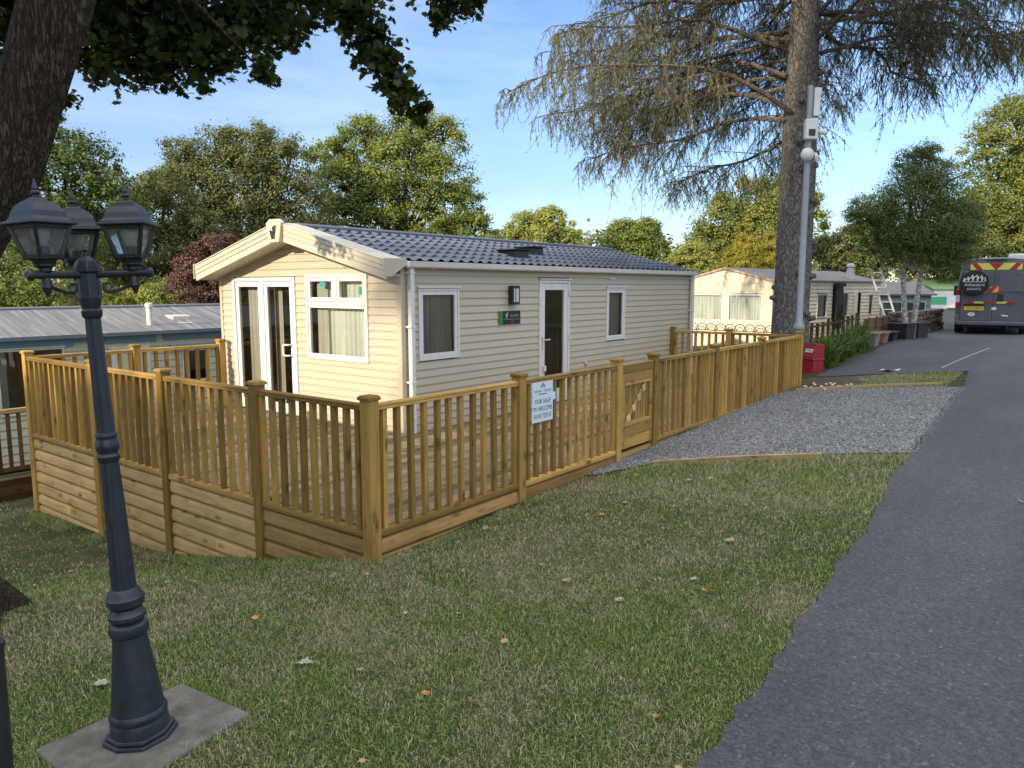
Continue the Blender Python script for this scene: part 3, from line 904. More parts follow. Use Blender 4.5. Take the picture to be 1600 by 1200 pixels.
def window(parent, O, U, N, ua, ub, za, zb, w=.055, sash=True, curt=None, seed=1, mat=None, out=.030):
    mat = mat or M_WHITE
    mb = MB(seed)
    frame_quad(mb, O, U, N, ua, ub, za, zb, w * .55, -.03, out)
    if sash: frame_quad(mb, O, U, N, ua + w * .55 + .002, ub - w * .55 - .002, za + w * .55 + .002, zb - w * .55 - .002, w * .8, -.02, out - .010)
    O_, U_, N_ = V(*O), V(*U), V(*N)
    mb.obox(O_ + U_ * (ua + ub) / 2 + N_ * .022 + V(0, 0, zb + .014), U_ * ((ub - ua) / 2 + .02), N_ * .030, V(0, 0, .010))
    f = mb.build('window', mat, parent, bevel=.004, seg=2)
    q = w * 1.28 if sash else w * .5
    pane_quad(O, U, N, ua + q, ub - q, za + q, zb - q, -.004).build('pane', M_GLASS, f)
    if curt:
        for (a, b, m, d) in curt:
            curtain('curtain', f, O, U, N, ua + (ub - ua) * a, ua + (ub - ua) * b, za + .02, zb - .01, d, m, seed + int(a * 50))
    return f

CX, CY = 2.74, 2.50
LEN, WID, EAVE, RIDGE = 8.14, 3.90, 2.06, 2.59
cv = thing('holiday_caravan', 'new cream clad holiday caravan with slate grey tiled roof standing on the deck', 'caravan', (CX, CY, 0))
MID = WID / 2
FO, FU, FN = (0, 0, 0), (0, 1, 0), (-1, 0, 0)       # front wall, u runs to the left of the photo
SO, SU, SN = (0, 0, 0), (1, 0, 0), (0, -1, 0)       # long wall
SL = (RIDGE - EAVE - .05) / (MID + .08)
op_f = [(2.05, 3.56, 0, 1.93), (.58, 1.81, .84, 1.96)]
op_s = [(.27, 1.02, .88, 1.78), (2.82, 3.64, 0, 1.90), (4.79, 5.42, .88, 1.78)]
mb = MB(20)
def gable(z):
    if z < EAVE - .06: return (.0, WID)
    t = (z - (EAVE - .06)) / SL
    return (min(t, MID), max(WID - t, MID))
cladding(mb, FO, FU, FN, -.02, 2.56, gable, op_f)
mb.prism([(.002, .0, EAVE - .1), (.002, WID, EAVE - .1), (.002, WID, EAVE - .03), (.002, MID, RIDGE - .05), (.002, .0, EAVE - .03)], (.01, 0, 0))
cladding(mb, SO, SU, SN, -.02, EAVE - .02, lambda z: (0, LEN), op_s)
# corner trims, far end and back wall
mb.box((-.022, -.022, -.02), (.045, .0, EAVE - .03)); mb.box((-.022, .0, -.02), (-.0, .05, EAVE - .03))
mb.box((-.022, WID - .05, -.02), (.0, WID + .01, EAVE - .04)); mb.box((LEN - .05, -.022, -.02), (LEN + .02, .0, EAVE - .02))
mb.box((.0, WID - .03, -.3), (LEN, WID, EAVE)); 
mb.prism([(LEN - .03, 0, -.3), (LEN - .03, WID, -.3), (LEN - .03, WID, EAVE - .04), (LEN - .03, MID, RIDGE - .1), (LEN - .03, 0, EAVE - .04)], (.03, 0, 0))
mb.build('wall', M_CLAD, cv)
# inside: floor, ceiling, a cross partition, a seat and a table seen through the doors
mb = MB(21); mb.box((.02, .02, -.05), (LEN - .04, WID - .04, -.01)); mb.build('floor', M_FLOOR, cv)
mb = MB(22); mb.box((.02, .02, 2.04), (LEN - .04, WID - .04, 2.06)); mb.box((3.9, .02, 0), (3.94, 2.9, 2.04)); mb.box((.02, WID - .05, 0), (LEN - .05, WID - .035, 2.04))
mb.box((2.4, 2.6, 0), (3.9, WID - .06, .75)); mb.box((3.7, .9, 0), (3.9, 2.6, .9)); mb.build('interior', M_INT, cv)

# roof: pressed pantiles in courses
XA, XB = -.02, LEN + .07
YE = -.085
def tile_fn(sign):
    half = MID - YE
    slope = (RIDGE - (EAVE + .035)) / half
    nc = 7; sub = 4
    nx = int((XB - XA) / .19) * 8
    mb = MB(24)
    rows = []
    for c in range(nc):
        for q in range(sub + 1): rows.append((c + q / sub, q / sub))
    vs = []
    for (t, q) in rows:
        d = t / nc * half
        for i in range(nx + 1):
            x = XA + (XB - XA) * i / nx
            ph = (x / .19) % 1.0
            hump = .024 * (math.sin(math.pi * min(ph / .55, 1)) if ph < .55 else -.35 * math.sin(math.pi * (ph - .55) / .45))
            z = EAVE + .035 + slope * d + hump + .026 * (1 - q)
            y = YE + d
            vs.append((x, y if sign > 0 else WID - y, z))
    m = nx + 1
    fs = [(r * m + i, r * m + i + 1, (r + 1) * m + i + 1, (r + 1) * m + i) for r in range(len(rows) - 1) for i in range(nx)]
    mb.add(vs, fs if sign > 0 else [f[::-1] for f in fs], .5)
    return mb
mb = tile_fn(1)
mb2 = tile_fn(-1); mb.add(mb2.v, mb2.f, .5)
rf = mb.build('roof', M_TILE, cv, auto=50)
mb = MB(25)
mb.prism([(XA - .01, MID - .14, RIDGE - .005), (XA - .01, MID - .12, RIDGE + .035), (XA - .01, MID, RIDGE + .062), (XA - .01, MID + .12, RIDGE + .035), (XA - .01, MID + .14, RIDGE - .005)], (XB - XA + .02, 0, 0))
mb.build('ridge_cap', M_TILE, rf, bevel=.008)
mb = MB(26)
mb.prism([(0, YE + .02, EAVE - .01), (0, MID, RIDGE - .03), (0, WID - YE - .02, EAVE - .01), (0, WID - YE - .02, EAVE - .03), (0, MID, RIDGE - .12), (0, YE + .02, EAVE - .03)], (LEN, 0, 0))
mb.build('roof_lining', M_FASC, rf)
for (x, y) in ((3.02, .62), (3.92, .98)):
    mb = MB(27)
    z = EAVE + .035 + (RIDGE - EAVE - .035) / (MID - YE) * (y - YE)
    mb.box((x - .17, y - .17, z - .05), (x + .17, y + .17, z + .085)); mb.box((x - .20, y - .20, z + .085), (x + .20, y + .20, z + .115))
    mb.build('roof_vent', M_DARK, rf, bevel=.012)

# front canopy: deep boxed fascia with grooves and a keystone badge
XF = -.34
def fz(y):   # top line of the fascia
    return RIDGE + .055 - abs(y - MID) * (RIDGE + .055 - (EAVE + .06)) / (MID + .10)
def slab(mb, y0, y1, top0, top1, x0, x1, inset=0.0):
    P = [(y0, fz(y0) - top0), (y1, fz(y1) - top0), (y1, fz(y1) - top1), (y0, fz(y0) - top1)]
    mb.prism([(x0, y, z) for y, z in P], (x1 - x0, 0, 0), .5)
mb = MB(28)
for sg_ in (-1, 1):
    y0, y1 = (MID, -.10) if sg_ < 0 else (MID, WID + .10)
    for (a, b, xo) in ((0, .018, -.022), (.018, .080, -.010), (.084, .142, -.004), (.146, .236, .002)):
        slab(mb, y0, y1, a, b, XF + xo, XF + .03)
    slab(mb, y0, y1, .004, .03, XF + .03, .02)           # top skin
    slab(mb, y0, y1 * (1 if y1 > 0 else .2), .192, .220, XF + .03, .0)           # soffit
    ye = y1 + (.012 if sg_ > 0 else -.012)
    lo, hi = min(y1, ye), max(y1, ye)
    mb.prism([(XF - .03, lo, fz(y1) - .205), (XF - .03, lo, fz(y1) + .012), (-.02, lo, fz(y1) + .012), (-.02, lo, fz(y1) - .07), (XF + .09, lo, fz(y1) - .205)], (0, hi - lo, 0))
fa = mb.build('fascia', M_FASC, cv, bevel=.004)
mb = MB(29)
kz = fz(MID)
mb.prism([(XF - .055, MID - .11, kz - .27), (XF - .055, MID + .11, kz - .27), (XF - .055, MID + .165, kz - .02), (XF - .055, MID + .09, kz + .03), (XF - .055, MID - .09, kz + .03), (XF - .055, MID - .165, kz - .02)], (.07, 0, 0))
ks = mb.build('keystone', M_FASC, cv, bevel=.008, seg=2)
mb = MB(30)
def wpoly(pts):
    xk = XF - .058
    mb.prism([(xk, MID - a * .0015, kz - .14 + b * .0012) for a, b in pts], (-.003, 0, 0))
wpoly([(-52, 20), (-40, 24), (-14, -72), (-26, -72)]); wpoly([(-36, 24), (-12, 12), (8, -52), (2, -72), (-8, -72)])
wpoly([(12, 74), (-14, 52), (4, -40), (16, 20)]); wpoly([(44, 74), (26, 74), (10, -70), (18, -70)])
mb.build('emblem', M_DARK, ks)
# gutter and downpipes along the long side
mb = MB(31)
gp = [(-.155, .005), (-.15, -.055), (-.125, -.072), (-.085, -.072), (-.068, -.05), (-.068, .012), (-.082, .012), (-.088, -.045), (-.13, -.045), (-.142, .005)]
mb.prism([(-.0, y, EAVE + .035 + z) for y, z in gp], (LEN + .05, 0, 0))
mb.build('gutter', M_GUT, cv)
for x in (.09, LEN - .05):
    mb = MB(32)
    mb.box((x - .034, -.112, .0), (x + .034, -.05, EAVE - .04))
    for z in (.18, .62, 1.3, 1.95): mb.box((x - .045, -.116, z), (x + .045, -.014, z + .03))
    mb.build('downpipe', M_WHITE, cv, bevel=.006)
mb = MB(33)
for x in np.arange(.5, LEN, 1.15): mb.box((x - .012, -.075, EAVE - .045), (x + .012, -.02, EAVE - .02))
mb.build('gutter_brackets', M_WHITE, cv)

# patio doors in the front
mb = MB(34)
frame_quad(mb, FO, FU, FN, 2.05, 3.56, .0, 1.93, .055, -.05, .03, .05)
mb.box((-.028, 2.78, .05), (.05, 2.86, 1.875))
fd = mb.build('patio_door', M_WHITE, cv, bevel=.005, seg=2)
for (a, b) in ((2.11, 2.775), (2.865, 3.50)):
    mb = MB(35); frame_quad(mb, FO, FU, FN, a, b, .055, 1.87, .075, -.035, .018 if a < 2.5 else .008, .10, .07)
    mb.build('door_leaf', M_WHITE, fd, bevel=.005, seg=2)
    pane_quad(FO, FU, FN, a + .074, b - .074, .15, 1.80, -.012).build('pane', M_GLASS, fd)
mb = MB(36)
mb.tube([(-.03, 2.165, 1.0), (-.085, 2.175, 1.0), (-.09, 2.25, 1.0), (-.09, 2.265, .985), (-.09, 2.265, .87), (-.09, 2.25, .85), (-.085, 2.175, .85), (-.03, 2.165, .85)], .013, 8)
mb.build('door_handle', M_WHITE, fd, smooth=True)
curtain('curtain', fd, FO, FU, FN, 3.12, 3.40, .08, 1.9, .14, M_CURT, 3)
curtain('curtain', fd, FO, FU, FN, 2.60, 2.80, .08, 1.9, .16, M_CURT, 5)
# big front window with two top lights
mb = MB(37)
frame_quad(mb, FO, FU, FN, .58, 1.81, .84, 1.96, .036, -.03, .032)
mb.box((-.030, .616, 1.555), (.02, 1.774, 1.605)); mb.box((-.030, 1.17, 1.605), (.02, 1.22, 1.924))
frame_quad(mb, FO, FU, FN, .620, 1.166, 1.610, 1.920, .05, -.02, .024); frame_quad(mb, FO, FU, FN, 1.224, 1.770, 1.610, 1.920, .05, -.02, .024)
frame_quad(mb, FO, FU, FN, .620, 1.770, .880, 1.552, .03, -.02, .022)
fw_ = mb.build('window', M_WHITE, cv, bevel=.005, seg=2)
for (a, b, c, d) in ((.672, 1.115, 1.66, 1.87), (1.275, 1.72, 1.66, 1.87), (.65, 1.74, .91, 1.522)):
    pane_quad(FO, FU, FN, a, b, c, d, -.006).build('pane', M_GLASS, fw_)
curtain('curtain', fw_, FO, FU, FN, .60, 1.52, .86, 1.95, .10, M_NET, 8, .085, .022)
curtain('curtain', fw_, FO, FU, FN, 1.46, 1.68, .86, 1.95, .07, M_CURT, 9)
mb = MB(38); mb.box((-.016, 1.40, 1.80), (-.012, 1.52, 1.86)); mb.box((-.016, .69, 1.70), (-.012, .74, 1.80)); mb.build('window_sticker', M_paint('teal_sticker', (.03, .30, .26), .4, .1), fw_)

# side windows, side door
window(cv, SO, SU, SN, .27, 1.02, .88, 1.78, .06, True, [(.08, .98, M_CURT, .06)], 41)
window(cv, SO, SU, SN, 4.79, 5.42, .88, 1.78, .06, True, [(.05, .95, M_CURT, .07)], 42)
mb = MB(43)
frame_quad(mb, SO, SU, SN, 2.82, 3.64, .0, 1.90, .045, -.05, .032, .05)
sd = mb.build('side_door', M_WHITE, cv, bevel=.005, seg=2)
mb = MB(44); frame_quad(mb, SO, SU, SN, 2.87, 3.59, .055, 1.85, .10, -.03, .020, .16, .10)
mb.box((2.80, -.06, 1.905), (3.66, -.01, 1.925))
mb.build('door_leaf', M_WHITE, sd, bevel=.005, seg=2)
pane_quad(SO, SU, SN, 2.97, 3.49, .21, 1.76, -.010).build('pane', M_GLASS, sd)
mb = MB(45); mb.box((2.885, -.05, .86), (2.915, -.022, 1.05)); mb.tube([(2.90, -.05, 1.0), (2.90, -.075, 1.0), (3.03, -.078, 1.0)], .011, 8)
mb.build('door_handle', M_GUT, sd, bevel=.003)
mb = MB(46); mb.box((2.90, -.06, .52), (2.96, -.024, .60)); mb.build('key_lock', M_WHITE, sd, bevel=.004)
mb = MB(47)
for z in (.3, 1.0, 1.7): mb.box((3.60, -.055, z - .05), (3.635, -.033, z + .05))
mb.build('hinge', M_GUT, sd, bevel=.004)
mb = MB(51)
for k in range(12): mb.box((3.0 + k * .043, .06, .1), (3.03 + k * .043, .07, .95))
mb.build('door_blind', M_paint('dark_blind', (.09, .075, .05), .8, .2), sd)
# wall lamp and name plate, socket cover, vent flap
mb = MB(48)
mb.box((2.07, -.10, 1.55), (2.24, -.018, 1.815)); wl_ = mb.build('wall_lamp', M_DARK, cv, bevel=.006)
mb = MB(49); mb.box((2.095, -.104, 1.585), (2.125, -.10, 1.775)); mb.box((2.145, -.104, 1.585), (2.205, -.10, 1.775)); mb.build('lamp_glass', M_paint('opal_glass', (.55, .56, .60), .25, .04), wl_)
mb = MB(50); mb.box((1.93, -.030, 1.27), (2.34, -.017, 1.46)); npl = mb.build('name_plate', M_DARK, cv, bevel=.002)
mb = MB(52); mb.box((1.85, -.030, 1.27), (1.928, -.017, 1.46)); mb.build('green_end', M_GREEN, npl)
mb = MB(53)
def np_poly(pts): mb.prism([(2.02 + a * .001, -.0315, 1.395 + b * .001) for a, b in pts], (0, -.002, 0))
np_poly([(-35, 25), (-15, 30), (0, -45), (-15, -40)]); np_poly([(5, -40), (30, 45), (5, 40), (-6, -5)])
mb.text('WILLERBY', .045, (2.195, -.0322, 1.39), (1, 0, 0), (0, 0, 1)); mb.box((1.94, -.0325, 1.338), (2.33, -.0312, 1.342)); mb.text('22', .035, (2.14, -.0322, 1.305), (1, 0, 0), (0, 0, 1), shear=.3)
mb.build('plate_lettering', M_GREYTXT, npl)
mb = MB(54); mb.lathe([(.04, 0), (.04, .02), (.028, .03)], 16, (4.15, -.012, .54), ax=(0, -1, 0)); mb.build('socket_cover', M_CLAD, cv, auto=40)
mb = MB(55); mb.box((4.86, -.035, 1.925), (5.06, -.012, 1.955)); mb.build('door_light', M_WHITE, cv, bevel=.004)

# ------------------------------------------------------------------ old cream caravan beyond the deck
M_OLD = M_paint('aged_cream', (.66, .60, .46), 0.6, 0.07, 3, (.25, .20, .12), 0.45)
M_OLDW = M_paint('aged_white', (.66, .635, .57), 0.6, 0.1, 4, (.22, .20, .15), 0.5)
M_OLDR = M_paint('weathered_felt', (.16, .16, .165), 0.85, 0.2, 3, (.20, .11, .07), 0.6)
M_LACE = M_cloth('lace_curtain', (.42, .44, .42), (.86, .88, .84))
c2 = thing('static_caravan', 'old cream caravan with two lace curtained front windows beyond the end of the deck', 'caravan', (17.62, 3.106, 0), R(-7))
W2, L2, E2, P2 = 2.95, 8.5, 1.96, 2.32
F2 = ((0, 0, 0), (0, 1, 0), (-1, 0, 0)); S2 = ((0, 0, 0), (1, 0, 0), (0, -1, 0))
mb = MB(60)
def gab2(z):
    if z < E2 - .04: return (0, W2)
    t = (z - (E2 - .04)) / ((P2 - E2) / (W2 / 2)); return (min(t, W2 / 2), max(W2 - t, W2 / 2))
fo2 = [(.27, 1.33, .80, 1.58), (1.50, 2.62, .78, 1.58)]
so2 = [(3.05, 3.80, .83, 1.56), (4.20, 4.86, .6, 1.80), (4.95, 5.5, .82, 1.6), (5.95, 6.62, .3, 1.62), (7.36, 7.76, .82, 1.53)]
cladding(mb, *F2, .0, P2 - .03, gab2, fo2, .21, .008)
cladding(mb, *S2, .0, E2, lambda z: (0, L2), so2, .115, .022)
mb.prism([(.002, .0, E2 - .3), (.002, W2, E2 - .3), (.002, W2, E2 + .02), (.002, W2 / 2, P2 + .01), (.002, .0, E2 + .02)], (.01, 0, 0))
mb.box((0, W2 - .03, 0), (L2, W2, E2)); mb.box((L2 - .03, 0, 0), (L2, W2 - .03, E2)); mb.box((-.02, -.03, 0), (.04, 0, E2))
mb.box((-.012, .18, 1.62), (-.006, W2 - .1, 1.66))
w2 = mb.build('wall', M_OLD, c2)
mb = MB(61); mb.box((.05, .05, .3), (L2 - .05, W2 - .05, .34)); mb.box((2.0, .05, .3), (2.04, W2 - .05, 1.9)); mb.build('interior', M_INT, c2)
mb = MB(62)
xr = [(-.03, -.06), (L2 + .06, -.06)]
prof = [(-.07, E2 - .02), (-.07, E2 + .03), (.25, E2 + .10), (W2 / 2, P2 + .045), (W2 - .25, E2 + .10), (W2 + .07, E2 + .03), (W2 + .07, E2 - .02), (W2 / 2, P2 - .03)]
mb.prism([(-.03, y, z) for y, z in prof], (L2 + .09, 0, 0))
r2 = mb.build('roof', M_OLDR, c2)
mb = MB(63)
for a, b in zip(prof[1:5], prof[2:6]):
    mb.prism([(-.05, a[0], a[1] - .05), (-.05, b[0], b[1] - .05), (-.05, b[0], b[1] + .008), (-.05, a[0], a[1] + .008)], (.018, 0, 0))
mb.build('roof_trim', M_paint('pinkish_trim', (.45, .30, .24), .6, .15, 4), r2)
mb = MB(64); mb.lathe([(.11, -.1), (.11, .40), (.085, .42), (.085, .46), (.13, .47), (.13, .55), (.05, .58)], 14, (6.25, .25, 2.0)); mb.bar((6.25, .25, 2.33), (6.62, .25, 2.35), .03, .03)
mb.build('flue_pipe', M_GUT, r2, auto=40)
mb = MB(65); mb.box((-.03, 1.0, 1.96), (-.012, 1.24, 2.12)); mb.build('vent_cover', M_OLD, c2, bevel=.004)
for k, (a, b, c, d) in enumerate(fo2):
    window(c2, *F2, a, b, c, d, .06, False, [(.03, .97, M_LACE, .05)], 66 + k)
for k in (0, 2, 4):
    a, b, c, d = so2[k]
    window(c2, *S2, a, b, c, d, .055, False, [(.06, .94, M_NET, .06)], 70 + k, M_OLDW)
mb = MB(76); mb.box((5.97, -.045, .3), (6.30, -.01, 1.62)); mb.box((5.95, -.03, .3), (5.97, -.004, 1.66)); mb.build('door', M_OLDW, c2, bevel=.006)
mb = MB(77); mb.box((4.22, .0, .5), (4.84, .03, 1.8)); mb.build('dark_recess', M_DARK, c2)
# black trellis like awning frame folded on the wall
mb = MB(78)
for k in range(5): mb.tube([(4.28 + k * .10, -.10, .45), (4.30 + k * .10, -.13 - .01 * k, 1.2), (4.30 + k * .10, -.10, 1.9)], .045, 6)
mb.box((4.24, -.2, 1.80), (4.80, -.04, 1.92))
tag(mb.build('folded_awning', M_DARK, None), 'black folded awning hanging on the side of the old cream caravan', 'awning').matrix_world = Matrix.Translation((17.62, 3.106, 0)) @ Matrix.Rotation(R(-7), 4, 'Z')

# ------------------------------------------------------------------ blue trimmed caravan on the left
M_BLUE = M_paint('faded_blue_trim', (.13, .25, .33), 0.6, 0.12, 4, (.25, .3, .34), .3)
M_CREAM3 = M_paint('cream_boarding', (.52, .52, .42), 0.6, 0.05, 3, (.3, .3, .22), .25)
t = NT('streaked_grey_roof')
f = t.noise(t.coord((9, .5, 1), rot=(0, 0, R(14))), 1.2, 6, 0.7)
c_ = t.ramp(f, [(0.35, (.085, .09, .10)), (0.55, (.17, .175, .19)), (0.72, (.34, .33, .31))])
rust = t.noise(t.coord((1.3, .7, 1)), 1.1, 4, .6)
c_ = t.mix(t.ramp(rust, [(.5, (0, 0, 0)), (.68, (.55, .55, .55))]), c_, (.16, .12, .095))
M_STREAK = t.done(t.pbsdf(c_, .6, 0, .4, t.bump(f, .25, .01)))
c3 = thing('static_caravan', 'long old caravan with grey streaked roof and faded blue trim behind the deck', 'caravan', (-6.5, 10.2, -1.3))
L3, W3, E3, P3 = 15.5, 3.0, 2.22, 2.68
S3 = ((0, 0, 0), (1, 0, 0), (0, -1, 0))
so3 = [(7.4, 8.45, .93, 2.05), (9.22, 9.95, .25, 2.0), (10.6, 11.2, 1.2, 1.86), (5.2, 6.6, .93, 2.05), (3.0, 4.2, 1.0, 2.0)]
mb = MB(80)
cladding(mb, *S3, .0, E3 - .02, lambda z: (0, L3), so3, .14, .012)
mb.box((0, W3 - .03, 0), (L3, W3, E3)); 
for x in (0, L3 - .03): mb.box((x, .0, 0), (x + .03, W3 - .03, E3))
mb.build('wall', M_CREAM3, c3)
mb = MB(81); mb.box((.05, .05, .3), (L3 - .05, W3 - .05, .33)); mb.box((9.0, .05, .3), (9.04, W3 - .05, 2.0)); mb.box((10.2, .05, .3), (10.24, W3 - .05, 2.0)); mb.build('interior', M_INT, c3)
mb = MB(82)
mb.prism([(-.1, y, z) for y, z in ((-.12, E3), (-.12, E3 + .04), (W3 / 2, P3), (W3 + .12, E3 + .04), (W3 + .12, E3), (W3 / 2, P3 - .08))], (L3 + .2, 0, 0))
r3 = mb.build('roof', M_STREAK, c3)
mb = MB(83); mb.box((-.1, -.155, E3 - .02), (L3 + .1, -.122, E3 + .045)); mb.tube([(-.1, W3 / 2, P3 + .01), (L3 + .1, W3 / 2, P3 + .01)], .035, 8); mb.build('roof_edge', M_paint('grey_edge', (.14, .17, .20), .5, .1), r3)
mb = MB(84)
mb.box((0, -.05, E3 - .16), (8.6, -.014, E3 - .025)); mb.box((9.15, -.05, E3 - .15), (10.1, -.014, E3 - .025)); mb.box((10.25, -.055, E3 - .14), (L3, -.014, E3 - .025)); mb.box((10.35, -.09, 1.90), (11.4, -.014, 1.96)); mb.box((8.6, -.04, E3 - .1), (9.15, -.014, E3 - .025))
mb.build('blue_trim', M_BLUE, c3, bevel=.005)
for k in (0, 2, 3, 4):
    a, b, c, d = so3[k]
    window(c3, *S3, a, b, c, d, .06, False, [(.0, .16, M_NET, .06)], 85 + k, M_OLDW)
mb = MB(90); mb.box((9.24, -.045, .25), (9.93, -.005, 2.0)); mb.box((9.20, -.03, .2), (9.24, .0, 2.03)); mb.box((9.93, -.03, .2), (9.97, .0, 2.03)); d3 = mb.build('door', M_OLDW, c3, bevel=.006)
mb = MB(91); mb.box((9.38, -.05, 1.15), (9.80, -.047, 1.88)); mb.build('door_panel', M_CREAM3, d3)
mb = MB(92); mb.lathe([(.16, -.02), (.16, .01), (.055, .03), (.055, .40), (.075, .40), (.075, .46), (.04, .48)], 14, (10.15, .28, E3 + .09)); mb.build('flue_pipe', M_GUT, r3, auto=40)
mb = MB(98); mb.obox((10.15, .28, E3 + .125), V(.24, 0, 0), V(0, .17, .045), V(0, -.002, .008)); mb.build('flue_flashing', M_DARK, r3)
mb = MB(93); mb.box((10.75, .55, E3 + .16), (11.15, .95, E3 + .30)); mb.box((10.72, .3, E3 + .12), (11.05, .5, E3 + .16)); mb.build('roof_vent', M_GUT, r3, bevel=.02)
# plants and steps at its deck: brown balustrade, pot and figure
fo = thing('garden_fence', 'dark brown balustrade on the deck of the blue trimmed caravan, far left', 'fence', (-1.9, 7.4, -1.0))
mb = MB(94); mb.box((0, -.04, 1.10), (2.9, .04, 1.16)); mb.build('handrail', MWP['x'], fo, bevel=.006)
mb = MB(95); mb.box((0, -.02, .30), (2.9, .02, .36)); mb.build('bottom_rail', MWO['x'], fo)
for k in range(22):
    o = link('baluster', bal_mesh('old'), fo, (.05 + k * .13, 0, .32)) if k == 0 else link('baluster', BALM['old2'], fo, (.05 + k * .13, 0, .32))
    if k == 0:
        BALM['old2'] = o.data.copy(); BALM['old2'].materials.clear(); BALM['old2'].materials.append(MWO['z']); o.data = BALM['old2']
    o.scale = (1, 1, .86)
mb = MB(96)
for k in range(3): mb.box((0, -.02 - .015 * k, .0 + .1 * (2 - k) - .1), (2.9, .01, .095 + .1 * (2 - k) - .1))
mb.build('plinth_board', MWO['x'], fo)
# ------------------------------------------------------------------ lamp post on its slab
M_IRON = M_paint('grey_painted_iron', (.017, .024, .036), 0.42, 0.25, 12, (.06, .05, .04), 0.35, 0.5, 0.12)
M_IRON2 = M_paint('dark_lantern_frame', (.016, .019, .025), 0.4, 0.15, 9)
t = NT('weathered_concrete')
f1 = t.noise(t.coord((1, 1, 1)), 9, 8, .72); f2 = t.noise(t.coord((1, 1, 1)), 70, 3, .6)
c_ = t.ramp(f1, [(.3, (.085, .08, .07)), (.55, (.155, .15, .135)), (.75, (.25, .24, .22))])
c_ = t.mix(t.ramp(t.noise(t.coord((1, 1, 1)), 5, 5), [(.5, (0, 0, 0)), (.7, (.6, .6, .6))]), c_, (.075, .08, .05))
M_CONC = t.done(t.pbsdf(c_, .9, 0, .2, t.bump(f2, .6, .004)))
zs = [G(x, y) for x, y in SLAB]
mb = MB(100)
top = [(x, y, z + .022) for (x, y), z in zip(SLAB, zs)]
mb.prism([(x, y, z - .07) for x, y, z in top][::-1], (0, 0, .07))
tag(mb.build('concrete_slab', M_CONC, None, bevel=.012, seg=2), 'weathered concrete slab in the grass under the lamp post', 'slab')

LB = (-2.25, -1.09, G(-2.25, -1.09) + .020)
lp = thing('lamp_post', 'grey iron lamp post with three lanterns, leaning left on a concrete slab', 'lamp post', LB)
lp.rotation_euler = Vector((0, 0, 1)).rotation_difference(Vector((-.61 * .045, .79 * .045, 1)).normalized()).to_euler()
mb = MB(101)
r0 = .145
oct_ = [(r0 * math.cos(a) * k, r0 * math.sin(a) * k) for a, k in ((R(q * 45 + 22), 1.0 if q % 2 else .92) for q in range(8))]
mb.prism([(x, y, 0) for x, y in oct_], (0, 0, .028)); mb.prism([(x * .93, y * .93, .028) for x, y in oct_], (0, 0, .02))
base = mb.build('base', M_IRON, lp, bevel=.008, seg=2)
mb = MB(102)
mb.lathe([(.112, .045), (.112, .085), (.106, .10), (.112, .112), (.112, .128), (.104, .14)], 36)
mb.lathe([(.102, .135), (.064, .46)], 40, flute=.035)
mb.lathe([(.060, .455), (.072, .465), (.077, .485), (.073, .505), (.060, .515), (.063, .525), (.072, .535), (.072, .55), (.063, .56), (.058, .575), (.062, .585), (.070, .592), (.072, .62), (.064, .63), (.060, .645), (.048, .66)], 36)
mb.lathe([(.047, .655), (.034, 1.19)], 32, flute=.05)
mb.lathe([(.034, 1.185), (.040, 1.195), (.043, 1.21), (.036, 1.22), (.036, 1.225), (.043, 1.235), (.044, 1.262), (.037, 1.275), (.037, 1.285), (.041, 1.292), (.039, 1.302), (.033, 1.306)], 28)
mb.lathe([(.033, 1.30), (.028, 1.76)], 24, flute=.055)
mb.lathe([(.028, 1.755), (.036, 1.765), (.038, 1.785), (.031, 1.795), (.036, 1.805), (.039, 1.825), (.042, 1.835)], 24)
mb.build('shaft', M_IRON, lp, auto=35)
mb = MB(103)
mb.lathe([(.044, 1.83), (.040, 1.93), (.048, 1.935), (.048, 1.955)], 8, rot=R(22)); mb.lathe([(.048, 1.953), (.038, 1.975), (.022, 1.99), (.014, 1.995), (.014, 2.005), (.009, 2.01), (.014, 2.018), (.004, 2.035)], 8, rot=R(22))
hub = mb.build('hub', M_IRON, lp, bevel=.002)
M_LGL = M_glass('lantern_glass', (.95, .97, .96), .10)
_n, _l = M_LGL.node_tree.nodes, M_LGL.node_tree.links          # aged, slightly milky panes
_out = [q for q in _n if q.type == 'OUTPUT_MATERIAL'][0]; _old = _out.inputs['Surface'].links[0].from_socket
_df = _n.new('ShaderNodeBsdfTranslucent'); _df.inputs['Color'].default_value = (.90, .94, .92, 1)
_d2 = _n.new('ShaderNodeBsdfDiffuse'); _d2.inputs['Color'].default_value = (.55, .60, .58, 1)
_m1 = _n.new('ShaderNodeMixShader'); _m1.inputs[0].default_value = .45; _l.new(_df.outputs[0], _m1.inputs[1]); _l.new(_d2.outputs[0], _m1.inputs[2])
_mx = _n.new('ShaderNodeMixShader'); _mx.inputs[0].default_value = .16; _l.new(_old, _mx.inputs[1]); _l.new(_m1.outputs[0], _mx.inputs[2]); _l.new(_mx.outputs[0], _out.inputs['Surface'])
M_LAMP = M_paint('white_lamp_holder', (.6, .62, .64), .3, .05)
